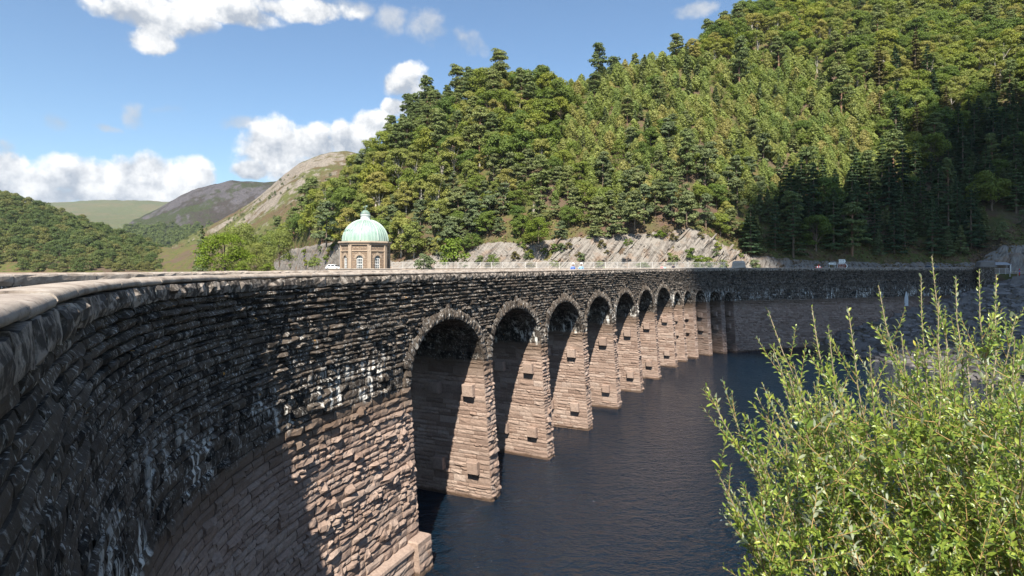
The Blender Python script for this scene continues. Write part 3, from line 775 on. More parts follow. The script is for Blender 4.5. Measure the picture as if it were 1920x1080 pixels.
# ---------------------------------------------------------------- terrain
kind(put('ground', mesh_np('ground', np.array([[-9000, -900, -2.5], [9000, -900, -2.5], [9000, 12000, -2.5], [-9000, 12000, -2.5]], float), np.array([[0, 1, 2, 3]]), M_MUD)), 'structure')
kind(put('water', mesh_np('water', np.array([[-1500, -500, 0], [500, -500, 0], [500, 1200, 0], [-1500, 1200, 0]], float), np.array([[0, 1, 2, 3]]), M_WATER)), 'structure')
def grid_mesh(name, P, mat, smooth=True, rnd=None):
    a, b = P.shape[:2]; i = np.arange(a - 1)[:, None] * b + np.arange(b - 1)[None]
    F = np.stack([i, i + b, i + b + 1, i + 1], -1).reshape(-1, 4)
    return mesh_np(name, P.reshape(-1, 3), F, mat, smooth, rnd)
# --- right-hand hillside; a = X / Y names a bearing from the near shore, D the distance behind the toe of the slope
def aX(xs): return (np.asarray(xs, float) - 960) / FPX
HX = [250, 500, 540, 600, 650, 720, 850, 960, 1300, 1700, 1920, 2300, 3000, 4200]
HYf = [420, 268, 228, 182, 158, 146, 136, 128, 124, 129, 130, 124, 110, 95]
def Yf(a): return np.interp(a, aX(HX), HYf)
EX = [250, 480, 540, 580, 650, 700, 760, 830, 900, 1000, 1080, 1140, 1280, 1400, 1600, 1920, 2500, 4200]
EV = [-.008, .0, .028, .068, .124, .172, .218, .262, .288, .290, .284, .306, .345, .410, .50, .585, .60, .60]
def Ev(a): return np.interp(a, aX(EX), EV)
CX = [400, 510, 545, 620, 660, 740, 800, 870, 905, 930, 1000, 1040, 1200, 1290, 1330, 1400, 1500, 1700, 1830, 1880, 2000, 3000]
CV = [2, 3, 7.5, 8.5, 5, 2.2, 3.5, 4, 6.5, 6.8, 6.2, 7.5, 8.2, 9.5, 8.0, 3.5, 2.4, 1.6, 2.0, 6, 6, 4]
def cut_h(a): return np.interp(a, aX(CX), CV)
SL = .86
def hill_z(a, D):
    yf = Yf(a); e = Ev(a); hc = cut_h(a)
    Dr = (14 + e * yf - 12.5 - hc + SL * 6) / np.maximum(SL - e, .15); Dr = np.maximum(Dr, 8)
    up = np.where(D < 6, hc * np.clip(D - .5, 0, 6) / 5.5, hc + SL * (np.minimum(D, Dr) - 6)) + np.where(D > Dr, .22 * np.minimum(D - Dr, 60) - .3 * np.maximum(D - Dr - 60, 0), 0)
    X = a * (yf + D); Y = yf + D
    nz = vnoise(X, Y, 3, 4, 1 / 26) * np.clip((D - 6) / 12, 0, 1) * 3.4 + vnoise(X, Y, 5, 3, 1 / 4.5) * np.clip((D - 3) / 6, 0, 1) * .7
    z = 12.5 + np.where(D > 0, up, 0) + nz
    sw = np.interp(a, aX([1200, 1500]), [-14, -9.6]); front = np.where(D < sw, 12.4 + (D - sw) * 3.2, z)
    return np.maximum(np.where(D < 0, np.minimum(front, 12.5), z), -3.2), Dr
aa = np.concatenate([np.linspace(-.62, .95, 300), np.linspace(.97, 2.9, 60)])
DD = np.concatenate([[-22, -19, -16.5, -14, -13.8, -12, -9.7, -9.4, -5, 0, .6, 1.4, 2.4, 3.4, 4.5, 6, 7.5], np.geomspace(9, 420, 86)])
Ag, Dg = np.meshgrid(aa, DD, indexing='ij'); Zg, _ = hill_z(Ag, Dg); Yg = Yf(Ag) + Dg
kind(put('hillside', grid_mesh('hillside', np.stack([Ag * Yg, Yg, Zg], -1)[:, ::-1], M_HILL)), 'structure')
# the valley road on its shelf at the foot of the slope
ar = np.linspace(-.5, 1.6, 220); kind(put('valley_road', grid_mesh('valley_road', np.stack([np.stack([ar * (Yf(ar) + d_), Yf(ar) + d_, np.full(len(ar), 12.56)], -1) for d_ in (-9.5, -1.6)], 1)[:, ::-1], M_TAR)), 'structure')
# --- rock cutting: beds of slate dipping down to the left
def rock_face():
    ar = np.linspace(aX(515), aX(2050), 420); dr = np.linspace(.2, 7.2, 22)
    A_, D_ = np.meshgrid(ar, dr, indexing='ij'); Zr, _ = hill_z(A_, D_); Yr = Yf(A_) + D_; X_ = A_ * Yr
    s = Zr * .64 - X_ * .77; step = vnoise(s * 1.3, Yr * .05, 21, 3) * 1.0 + vnoise(X_, Zr * 1.4, 23, 3, .45) * .8
    step = step * np.interp(A_, aX([640, 740]), [.3, 1.0])
    Yr = Yr - .35 - step * np.clip((D_ - .2) / 1.0, 0, 1) * np.clip((7.2 - D_) / 1.5, 0, 1) - .3 * np.clip((7.2 - D_) / 1.5, 0, 1) + .9 * np.clip((D_ - 6) / 1.2, 0, 1)
    base = kind(put('rock_cutting', grid_mesh('rock_cutting', np.stack([X_, Yr, Zr], -1)[:, ::-1], M_ROCK, False, rnd=.5)), 'structure')
    r = np.random.RandomState(5); n = 0
    while n < 190:
        x = r.choice([r.uniform(900, 1300), r.uniform(860, 1010), r.uniform(1000, 1340), r.uniform(1000, 1340), r.uniform(1300, 1400), r.uniform(1860, 1990)])
        a = aX(x); hc = cut_h(a); D = r.uniform(.6, 5.4); zc, _ = hill_z(np.array(a), np.array(D)); Y = Yf(a) + D
        L = r.uniform(1.6, min(5.2, hc * .8 + 1)); th = r.uniform(.22, .6); dp = r.uniform(.5, 1.1); ang = R(r.uniform(44, 56))
        Mx = Matrix.Translation((a * Y, Y - .15, float(zc) + .1)) @ Matrix.Rotation(r.uniform(-.25, .25), 4, 'Z') @ Matrix.Rotation(R(-25), 4, 'X') @ Matrix.Rotation(-ang, 4, 'Y')
        g = np.array([-1, -.35, .3, 1]) * L / 2; rings = []
        for i, gx in enumerate(g):
            w_ = th / 2 * r.uniform(.7, 1.15) * (.6 if i in (0, 3) else 1)
            rings.append([(gx + r.uniform(-.15, .15), -dp * r.uniform(.35, .6), -w_), (gx, -dp * r.uniform(.35, .6), w_), (gx, dp * .6, w_), (gx, dp * .6, -w_)])
        m = MB().rings(np.array(rings)[:, ::-1]); V = np.concatenate(m.v)
        o = put('rock_slab', m.mesh('rock_slab', M_ROCK, rnd=r.rand()), base, (0, 0, 0)); o.matrix_world = Mx; o.matrix_parent_inverse = Matrix(); n += 1
rock_face()
# --- distant hills, each a landform of its own with real relief
def far_hill(name, xs, ys, yfoot, dist, mat, amp, seed, back=1.0, x0=None, x1=None, sh=.75, na=220, nt=60):
    ar = np.linspace(aX(min(xs)), aX(max(xs)), na); e = np.interp(ar, aX(xs), (HZ - np.asarray(ys)) / FPX)
    t = np.concatenate([np.linspace(0, 1, nt), np.linspace(1.03, 1.9, 14)])
    A_, Tt = np.meshgrid(ar, t, indexing='ij'); E = e[:, None] * np.ones_like(Tt); Y = yfoot + (dist - yfoot) * Tt
    zt = 14 + E * dist; f = np.where(Tt < 1, np.clip(Tt, 0, 1) ** sh, 1 - .55 * (Tt - 1) * back)
    X = A_ * Y; z = -2 + (zt + 2) * f
    nn = vnoise(X, Y, seed, 6, 1 / (dist * .16), .55) * amp * np.clip(Tt * 3, 0, 1)
    nn *= np.where(np.abs(Tt - 1) < .08, .35, 1)
    far_hill.last = np.stack([X, Y, z + nn], -1)
    return kind(put(name, grid_mesh(name, np.stack([X, Y, z + nn], -1)[:, ::-1], mat)), 'structure'), (ar, e)
far_hill('crag_hill', [255, 300, 330, 380, 440, 480, 510, 535, 560, 580, 600, 620, 645, 680, 760, 900], [500, 472, 452, 428, 398, 370, 345, 322, 304, 294, 288, 284, 282, 286, 300, 320], 430, 760, M_CRAG, 24, 31, sh=.95, na=320, nt=110); CRAG = far_hill.last
far_hill('cloud_shaded_fell', [190, 215, 232, 250, 280, 310, 340, 370, 395, 430, 470, 520, 600], [505, 450, 424, 408, 396, 384, 368, 356, 348, 342, 341, 342, 350], 1000, 1500, M_SHADEDMT, 60, 47, sh=.8)
far_hill('moorland_hill', [-500, -100, 60, 130, 200, 260, 320, 400, 520, 700], [420, 392, 381, 378, 377, 378, 380, 388, 400, 420], 1500, 3200, M_MOOR, 40, 53, sh=.8)
far_hill('distant_ridge', [600, 1000, 1600, 2200], [420, 410, 400, 420], 900, 2500, M_MOOR, 60, 59)
# left wooded hill
LX = [-700, -300, 0, 60, 100, 150, 230, 300, 335, 352, 362]; LY = [330, 345, 373, 392, 405, 424, 449, 478, 494, 503, 510]
LH, (la, le) = far_hill('wooded_hill', LX, LY, 318, 470, M_HILL, 5, 61, sh=.85)
kind(put('shore', grid_mesh('shore', np.stack([np.stack([np.linspace(-420, -120, 80), 290 + 14 * vnoise(np.arange(80), 0 * np.arange(80), 2, 3, .1), np.full(80, -.6)], -1), np.stack([np.linspace(-430, -165, 80), np.full(80, 318), np.full(80, 10.2)], -1), np.stack([np.linspace(-440, -175, 80), np.full(80, 326), np.full(80, 10.6)], -1)], 1)[:, ::-1], M_MUD)), 'structure')
# near bank under the photographer, falling away to the water
bx = np.linspace(-1.2, 130, 120); by = np.concatenate([np.linspace(-60, 0, 20), np.linspace(.5, 120, 110)])
BX, BY = np.meshgrid(bx, by, indexing='ij')
shore_x = np.interp(BY, [0, 26, 45, 62, 80, 92, 102, 120], [1.0, 20, 52, 58, 57, 54, 50, 60])          # water's edge on the right
near = 12.3 - np.maximum(BY - 1.6, 0) * .78 - np.maximum(BX - 6, 0) * .02
right = (BX - shore_x) * np.interp(BY, [0, 40, 80, 110], [.25, .25, .27, .27])
BZ = np.where(BY < 24, np.maximum(near, np.minimum(right, 9)), right); BZ = np.minimum(BZ, 12.3)
BZ = BZ + vnoise(BX, BY, 8, 4, .35) * .25 * np.clip((BY - 3) / 3, 0, 1)
BZ = np.where((BY > 96) , np.minimum(BZ, (BX - 50) * .3), BZ); BZ = np.maximum(BZ, -3)
kind(put('bank', grid_mesh('bank', np.stack([BX, BY, BZ], -1), plain('bank_earth', (.10, .085, .06), .95, .5, .8, bump=.8))), 'structure')
def scree():
    r = np.random.RandomState(12); V = []; Fs = []; n = 0; rnd = []
    base = np.array([[-1, -1, -1], [1, -1, -1], [1, 1, -1], [-1, 1, -1], [-1, -1, 1], [1, -1, 1], [1, 1, 1], [-1, 1, 1]], float)
    F = np.array([[0, 3, 2, 1], [4, 5, 6, 7], [0, 1, 5, 4], [1, 2, 6, 5], [2, 3, 7, 6], [3, 0, 4, 7]])
    while n < 5200:
        x = r.uniform(53, 112); y = r.uniform(48, 117)
        i = np.argmin(abs(bx - x)); j = np.argmin(abs(by - y)); z = BZ[i, j]
        if z < -.3 or x / y > 1.05: continue
        s = r.lognormal(math.log(.28), .45) * np.array([1, .8, .6]); Mx = Matrix.Rotation(r.uniform(0, 6), 3, 'Z') @ Matrix.Rotation(r.uniform(-.5, .5), 3, 'X')
        V.append((base * s * r.uniform(.7, 1.2, (8, 3))) @ np.array(Mx).T + [x, y, z + .1]); Fs.append(F + 8 * n); n += 1; rnd += [r.rand()] * 8
    kind(put('scree', mesh_np('scree', np.concatenate(V), np.concatenate(Fs), M_SCREE, rnd=rnd)), 'stuff')
scree()
# unseen cumulus, its lobes shaped to shade the far wing wall and lower spruces
def cloud_over():
    r = np.random.RandomState(4); m = MB(); bmh = bmesh.new()
    up = SUNV / SUNV.z; H = 600.0
    lobes = [(q_[0], q_[1], q_[2], q_[3], 0) for q_ in ((62, 105, 36, 13), (95, 100, 40, 25), (130, 95, 60, 45), (86, 150, 32, 30), (120, 160, 40, 36), (160, 195, 44, 52), (195, 160, 50, 70), (110, 122, 42, 30), (45, 106, 18, 11), (105, 62, 48, 34))]
    for (x, y, rx, ry, z) in lobes:
        c = Vector((x, y, z)) + Vector(up) * (H - z)
        q = bmesh.ops.create_icosphere(bmh, subdivisions=3, radius=1.0)['verts']
        for v in q:
            d = v.co.copy(); k_ = 1 + .18 * float(vnoise(d.x * 3 + x, d.y * 3 + d.z * 2, 6, 3))
            v.co = Vector((c.x + d.x * rx * k_, c.y + d.y * ry * k_ * 1.0, c.z + d.z * 16 * k_))
    me = bpy.data.meshes.new('shade_cloud'); bmh.to_mesh(me); bmh.free()
    me.materials.append(plain('cloud_white', (.85, .85, .86), 1.0, .03, .02, spec=0))
    for p in me.polygons: p.use_smooth = True
    kind(put('shade_cloud', me), 'structure')
cloud_over()
# ---------------------------------------------------------------- trees: prototypes with a trunk, limbs and leaf clumps
def cards(P, Nrm, size, r, aspect=.75):
    """a folded leaf spray (4 points, 2 triangles) at each point, facing Nrm"""
    n = len(P); Nrm = Nrm / (np.linalg.norm(Nrm, axis=1)[:, None] + 1e-9)
    a = np.cross(Nrm, r.normal(size=(n, 3))); a /= np.linalg.norm(a, axis=1)[:, None] + 1e-9; b = np.cross(Nrm, a)
    s = np.broadcast_to(size, (n,))[:, None] * r.uniform(.6, 1.3, (n, 1))
    V = np.stack([P - a * s, P - b * s * aspect + Nrm * s * .25, P + a * s, P + b * s * aspect + Nrm * s * .12], 1)
    i = np.arange(n)[:, None] * 4
    return V.reshape(-1, 3), np.concatenate([i + [0, 1, 2], i + [0, 2, 3]])
def crown_mesh(name, P, Nrm, size, mat, r, rnd=None):
    V, F = cards(P, Nrm, size, r); rv = r.rand(len(P)) if rnd is None else rnd
    return mesh_np(name, V, F, mat, rnd=np.repeat(rv, 4))
def blob(c, rad, n, r, up=.0):
    d = r.normal(size=(n, 3)); d /= np.linalg.norm(d, axis=1)[:, None]; d[:, 2] = np.where(d[:, 2] < -.35, -d[:, 2] * .6, d[:, 2])
    return c + d * rad * r.uniform(.62, 1.06, (n, 1)) ** .6, d
def broadleaf(seed, h=10., w=8., lobes=30, n=2600, leaf=.26, mat=None, bark=None, open_=.0, low=.12):
    r = np.random.RandomState(seed); P = []; D = []; rn = []; tw = MB()
    tw.tube([(0, 0, -.8), (.1, 0, h * .2), (.15 * r.randn(), .15 * r.randn(), h * .5), (0, 0, h * .8)], [h * .026, h * .021, h * .014, h * .004], 6)
    for k_ in range(lobes):
        t = r.uniform(0, 1); zc = h * (low + .08 + (.88 - low) * t); rr = w / 2 * math.sin(math.pi * min(1, .22 + .70 * t)) ** .7 * r.uniform(.45, .95); th = r.uniform(0, 2 * math.pi)
        c = np.array([rr * math.cos(th), rr * math.sin(th), zc]); rad = w * r.uniform(.13, .23) * np.array([1, 1, .75])
        m_ = int(n / lobes); p, d = blob(c, rad, m_, r); P.append(p); D.append(d + r.normal(size=d.shape) * .4 + [0, -.0, .55]); rn.append(np.clip(r.rand() * .5 + r.rand(m_) * .5, 0, 1))
        if k_ % 3 == 0: tw.tube([(0, 0, max(zc * .35, h * .15)), c * [.5, .5, .75], c], [h * .009, h * .006, h * .002], 5)
    return tw.mesh('trunk', bark, True), crown_mesh('crown', np.concatenate(P), np.concatenate(D), leaf, mat, r, np.concatenate(rn))
def pine(seed, h=14., w=7., n=2400, leaf=.27, mat=None, bare=.35, bark=None, lobes=34):
    r = np.random.RandomState(seed); P = []; D = []; rn = []; tw = MB(); lean = r.uniform(-.4, .4, 2)
    tw.tube([(0, 0, -.8), (0, 0, h * .4), (lean[0] * .6, lean[1] * .6, h * .75), (lean[0], lean[1], h * .97)], [h * .02, h * .017, h * .011, h * .003], 6)
    for k_ in range(lobes):
        t = r.uniform(0, 1) ** .85; zc = h * (bare + (.95 - bare) * t); mx = w / 2 * (1 - .72 * t ** 1.6); rr = mx * r.uniform(.2, .95); th = r.uniform(0, 6.283)
        c = np.array([rr * math.cos(th) + lean[0] * t, rr * math.sin(th) + lean[1] * t, zc]); rad = w * r.uniform(.12, .2) * np.array([1, 1, .5])
        m_ = n // lobes; p, d = blob(c, rad, m_, r); P.append(p); D.append(d * [.7, .7, 1] + r.normal(size=d.shape) * .5 + [0, 0, .3]); rn.append(np.clip(r.rand() * .5 + r.rand(m_) * .5, 0, 1))
        if k_ % 3 == 0: tw.tube([(lean[0] * t, lean[1] * t, zc - .12 * h * r.rand()), c], [h * .006, h * .002], 4)
    return tw.mesh('trunk', bark, True), crown_mesh('crown', np.concatenate(P), np.concatenate(D), leaf, mat, r, np.concatenate(rn))
def spruce(seed, h=14., w=6., n=2600, leaf=.25, mat=None, droop=.35, bark=None, whorls=17, bare=.05):
    r = np.random.RandomState(seed); P = []; D = []; rn = []; tw = MB()
    tw.tube([(0, 0, -.8), (0, 0, h * .5), (0, 0, h)], [h * .018, h * .012, h * .001], 6)
    per = n // (whorls * 7)
    for i in range(whorls):
        t = (i + .5) / whorls; zc = h * (bare + (1 - bare) * t); L = w / 2 * (1 - t) ** .82 + .12
        for b in range(7):
            th = r.uniform(0, 6.283); l = L * r.uniform(.65, 1.1); q = r.uniform(.15, 1, per) ** .7
            side = r.normal(size=per) * .16 * l * (1.1 - q * .6)
            x = q * l; zz = zc - droop * x * r.uniform(.6, 1.1) + .35 * droop * x * x / max(l, .1) + r.normal(size=per) * .09
            p = np.stack([x * math.cos(th) - side * math.sin(th), x * math.sin(th) + side * math.cos(th), zz], 1)
            P.append(p); D.append(np.stack([np.cos(th) * np.ones(per) * .5, np.sin(th) * np.ones(per) * .5, np.ones(per)], 1) + r.normal(size=(per, 3)) * .35)
            rn.append(np.clip(q * .6 + r.rand(per) * .4, 0, 1))
    return tw.mesh('trunk', bark, True), crown_mesh('crown', np.concatenate(P), np.concatenate(D), leaf, mat, r, np.concatenate(rn))
def young(seed, h=5.5, w=3., n=1700, leaf=.18, mat=None, bark=None):
    r = np.random.RandomState(seed); t = r.rand(n) ** .8; th = r.uniform(0, 6.283, n); rad = w / 2 * np.sin(np.pi * (.16 + .84 * t)) ** .75 * r.uniform(.25, 1.05, n) * (1 + .3 * np.sin(th * 3 + t * 9 + seed))
    P = np.stack([rad * np.cos(th), rad * np.sin(th), h * (.06 + .94 * t)], 1); D = np.stack([np.cos(th), np.sin(th), .6 + 0 * th], 1) + r.normal(size=(n, 3)) * .5
    tw = MB().tube([(0, 0, -.5), (0, 0, h * .5), (.1, .05, h * .96)], [.07, .045, .01], 5)
    return tw.mesh('trunk', bark, True), crown_mesh('crown', P, D, leaf, mat, r)
KINDS = {
    'oak_tree': [broadleaf(10 + i, 9 + i % 3, 8.5 + i % 2, 40, 6000, .225, M_OAK, M_BARK) for i in range(5)],
    'birch_tree': [broadleaf(20 + i, 10 + i % 2, 6.2 + .4 * i, 36, 5600, .20, M_BIRCH, M_PALEBARK, low=.1) for i in range(4)],
    'pale_birch': [broadleaf(25 + i, 10, 6.0, 26, 2600, .2, M_BIRCH, M_PALEBARK, low=.38) for i in range(3)],
    'scots_pine': [pine(30 + i, 14 + i % 3, 7 + .5 * (i % 2), mat=M_PINE, bark=M_PINEBARK, bare=.14, lobes=52, n=6000, leaf=.215) for i in range(5)],
    'tall_pine': [pine(40 + i, 17, 6.5, mat=M_PINE, bark=M_PINEBARK, bare=.62, lobes=22, n=1900) for i in range(2)],
    'spruce_tree': [spruce(50 + i, 13 + i, 7.0, 7500, .23, mat=M_SPRUCE, bark=M_BARK) for i in range(4)],
    'larch_tree': [spruce(60 + i, 17, 7.0, 6500, .23, mat=M_BROWNC, bark=M_BARK, droop=.5) for i in range(2)],
    'young_birch': [young(70 + i, 4.4 + .6 * i, 3.0 + .25 * (i % 3), mat=M_YOUNG, bark=M_PALEBARK) for i in range(5)],
    'young_pine': [pine(80 + i, 6 + i, 5.0, 3400, .19, M_YPINE, .03, M_BARK, 30) for i in range(4)],
    'young_spruce': [spruce(90 + i, 6.5, 3.6, 1800, .24, M_YPINE, .2, M_BARK, 12) for i in range(3)],
    'woodland_tree': [broadleaf(100 + i, 9, 8.5 + i % 2, 30, 2600, .28, M_WOOD, M_BARK, low=.05) for i in range(5)],
    'shrub': [broadleaf(110 + i, 3.6, 4.6, 22, 1500, .17, M_GORSE, M_BARK, low=-.05) for i in range(3)],
}
KINDS['bank_tree'] = [broadleaf(130 + i, 7.0, 8.4, 46, 8000, .13, M_BRIGHT, M_BARK, low=-.06) for i in range(3)]
def plant_tree(k, loc, scale, rz, label, group, v=0, cat='tree', sz=1.0):
    """copy of a prototype: an Empty at the foot with its trunk and crown"""
    pr = KINDS[k][v % len(KINDS[k])]
    e = bpy.data.objects.new(k, None); col.objects.link(e); e.location = loc; e.rotation_euler = (0, 0, rz); e.scale = (scale, scale, scale * sz); e.empty_display_size = .3
    for nm, me in zip(('trunk', 'crown'), pr):
        o = bpy.data.objects.new(nm, me); col.objects.link(o); o.parent = e
    f = plant_tree.f if plant_tree.f is not None else (loc[0] * 7.13) % 1
    o.color = (f, f, f, 1)
    return tag(e, label, cat, group)
plant_tree.f = None
LOOK = {'oak_tree': ('rounded oak', 'oak trees on the hillside'), 'birch_tree': ('drooping birch', 'birch trees on the hillside'), 'pale_birch': ('white-trunked thin birch', 'white-trunked birches on the hillside'), 'scots_pine': ('layered pine', 'pines on the hillside'),
        'tall_pine': ('bare-trunked tall pine', 'bare-trunked pines on the hillside'), 'spruce_tree': ('dense conical spruce', 'spruces on the hillside'), 'larch_tree': ('drooping larch', 'larches on the hillside'),
        'young_birch': ('birch sapling', 'birch saplings on the hillside'), 'young_pine': ('bushy young pine', 'young pines on the hillside'), 'young_spruce': ('conical young spruce', 'young spruces on the hillside'),
        'woodland_tree': ('round-crowned broadleaf tree', 'trees of the wood across the reservoir')}
TINT = {'oak_tree': ('deep green', 'mid green', 'yellow-green'), 'birch_tree': ('olive', 'pale olive', 'golden green'), 'pale_birch': ('olive', 'pale olive', 'golden green'), 'scots_pine': ('dark', 'grey-green', 'lighter green'), 'spruce_tree': ('blackish', 'dark green', 'fresher green'),
        'young_birch': ('green', 'yellow-green', 'russet-tinged'), 'young_pine': ('bluish', 'grey-green', 'olive'), 'young_spruce': ('bluish', 'grey-green', 'olive'), 'larch_tree': ('brownish', 'brownish', 'rusty'), 'woodland_tree': ('dark green', 'mid green', 'olive')}
def describe(k_, x, y, s_, ridge, f=0.5):
    """label from size, kind and what the tree stands above or behind"""
    if k_ == 'woodland_tree': place = 'across the reservoir, ' + ('along the shore' if y > 478 else 'on its skyline' if ridge else 'halfway up the wood' if y > 440 else 'high in the wood')
    else:
        up_ = 'on the skyline' if ridge else 'low on the slope' if y > 400 else 'halfway up' if y > 250 else 'high up'
        place = up_ + ' ' + ('beside the crag' if x < 610 else 'above the domed tower' if x < 790 else 'above the arches' if x < 1130 else 'above the slate face' if x < 1380 else 'behind the road signs' if x < 1640 else 'beside the tall bare pines' if x < 1760 else 'behind the end pier')
    lo, hi = ((.55, .75) if k_ == 'oak_tree' else (.6, .9)) if k_ in ('oak_tree', 'birch_tree') else (.92, 1.14)
    return ('small ' if s_ < lo else 'large ' if s_ > hi + .05 else 'middling ') + TINT[k_][min(2, int(f * 3))] + ' ' + LOOK[k_][0] + ' ' + place
rt = np.random.RandomState(77)
def zone(x, y):
    u = rt.rand(); x0, y0 = x, y
    x = x + 75 * float(vnoise(x0, y0, 91, 3, 1 / 90)) + rt.normal() * 14; y = y + 48 * float(vnoise(x0, y0, 93, 3, 1 / 80)) + rt.normal() * 10
    def pick(*pp):
        s = 0
        for k_, p in pp:
            s += p
            if u < s: return k_
        return pp[-1][0]
    if x > 1835 and y > 400: return None if u < .8 else 'shrubby'
    if x > 1370 and y > np.interp(x, [1370, 1600, 1700, 1850], [395, 365, 335, 250]): return pick(('spruce_tree', .72), ('scots_pine', .1), ('oak_tree', .10), ('young_spruce', .08))
    if y > 388 and 830 < x <= 1370: return pick(('young_pine', .62), ('oak_small', .3), ('birch_small', .08))
    if x < 620: return pick(('oak_tree', .55), ('scots_pine', .25), ('young_pine', .2))
    if x < 900 and y < 320: return pick(('scots_pine', .68), ('oak_tree', .22), ('birch_tree', .1))
    if x < 900: return pick(('birch_tree', .58), ('oak_tree', .25), ('young_pine', .17))
    if x < 1070 and y < 300: return pick(('oak_tree', .66), ('scots_pine', .14), ('birch_tree', .2))
    if x < 1020: return pick(('birch_small', .42), ('oak_small', .3), ('young_pine', .28))
    if y < 125 + max(0, (x - 1500)) * .12: return pick(('oak_tree', .56), ('birch_tree', .14), ('pale_birch', .2), ('scots_pine', .10))
    if x > 1680 and y < 335: return pick(('oak_tree', .40), ('birch_tree', .25), ('spruce_tree', .15), ('larch_tree', .20))
    if y > 270 and x < 1460: return pick(('young_pine', .22), ('young_birch', .52), ('oak_small', .18), ('scots_pine', .08))
    return pick(('young_birch', .70), ('young_spruce', .12), ('oak_small', .13), ('scots_pine', .05))
cand = []
for _ in range(34000):
    a = rt.uniform(-.43, 1.02); D = 5.5 + rt.uniform(0, 1) ** 1.1 * 250
    z, Dr = hill_z(np.array(a), np.array(D)); z = float(z)
    if D > float(Dr) + 14: continue
    Y = float(Yf(a)) + D; x, y = px_of(np.array([a * Y, Y, z]))
    if D < 8 and y > 420 and rt.rand() < .85: continue
    cand.append((a * Y, Y, z, float(x), float(y)))
rt.shuffle(cand)
SPACE = {'pale_birch': 4.0, 'oak_tree': 3.9, 'birch_tree': 3.5, 'scots_pine': 3.9, 'tall_pine': 5, 'spruce_tree': 3.7, 'larch_tree': 4.6, 'young_birch': 2.1, 'young_pine': 2.7, 'young_spruce': 2.6, 'oak_small': 3.2, 'birch_small': 3.1, 'shrubby': 5}
cell = {}; placed = []
for (X, Y, z, x, y) in cand:
    k_ = zone(x, y)
    if k_ is None: continue
    sp = SPACE[k_]; ok = True; ci, cj = int(X // 7), int(Y // 7)
    for i in range(ci - 1, ci + 2):
        for j in range(cj - 1, cj + 2):
            for (qx, qy, qs) in cell.get((i, j), ()):
                if (qx - X) ** 2 + (qy - Y) ** 2 < ((sp + qs) / 2) ** 2: ok = False; break
            if not ok: break
        if not ok: break
    if not ok: continue
    cell.setdefault((ci, cj), []).append((X, Y, sp)); placed.append((k_, X, Y, z, x, y))
by = {}
for k_, X, Y, z, x, y in placed:
    sc_ = rt.uniform(.62, 1.08) * (1.15 if k_ in ('young_birch', 'young_pine', 'young_spruce') else 1)
    if k_ == 'oak_small': k_, sc_ = 'oak_tree', rt.uniform(.42, .65)
    elif k_ == 'birch_small': k_, sc_ = 'birch_tree', rt.uniform(.45, .7)
    elif k_ == 'shrubby': k_, sc_ = 'young_pine', rt.uniform(.5, .8)
    by.setdefault(k_, []).append((sc_ / Y, X, Y, z, x, sc_, y))
def join_trees(name, k_, lst, parent=None):
    """trees past the limit: one mesh"""
    Vs = []; Fs = []; rn = []; n = 0
    for (_, X, Y, z, x, s_) in [q[:6] for q in lst]:
        me = KINDS[k_][rt.randint(len(KINDS[k_]))][1]; nv = len(me.vertices); co = np.empty(nv * 3, np.float32); me.vertices.foreach_get('co', co); co = co.reshape(-1, 12)
        sel = rt.rand(len(co)) < min(.55, 750 / len(co)); co = co[sel].reshape(-1, 4, 3); co = (co.mean(1, keepdims=True) + (co - co.mean(1, keepdims=True)) * 1.7).reshape(-1, 3)
        c_, sn = math.cos(X), math.sin(X); co = np.stack([co[:, 0] * c_ - co[:, 1] * sn, co[:, 0] * sn + co[:, 1] * c_, co[:, 2]], 1) * s_ + [X, Y, z]
        m_ = len(co) // 4; i = np.arange(m_)[:, None] * 4 + n
        Vs.append(co); Fs.append(np.concatenate([i + [0, 1, 2], i + [0, 2, 3]])); rn.append(np.repeat(np.clip(rt.rand() * .6 + rt.rand(m_) * .4, 0, 1), 4)); n += len(co)
    jo = put(name, mesh_np(name, np.concatenate(Vs), np.concatenate(Fs), KINDS[k_][0][1].materials[0], rnd=np.concatenate(rn))); jo.color = (.5, .5, .5, 1)
    return kind(jo, 'stuff')
for k_, lst in by.items():
    lst.sort(key=lambda q: -(q[0] if -60 < q[4] < 1990 else q[0] * .01))
    for (_, X, Y, z, x, s_, y) in lst[:290]:
        if not -90 < x < 2020: continue
        a_ = X / Y; ridge = (CAMZ - z) / Y > -9 and Y - float(Yf(a_)) > float(hill_z(np.array(a_), np.array(Y - float(Yf(a_))))[1]) - 6
        plant_tree.f = rt.rand(); lb, gp = describe(k_, x, y, s_, ridge, plant_tree.f), LOOK[k_][1]
        plant_tree(k_, (X, Y, z - .1), s_, rt.uniform(0, 6.28), lb, gp, rt.randint(9), sz=rt.uniform(.88, 1.12))
    rest = [q for q in lst[290:] if -90 < q[4] < 2100]
    if rest: join_trees(k_ + '_thicket', k_, rest)
print('TREES', {k_: len(v) for k_, v in by.items()})
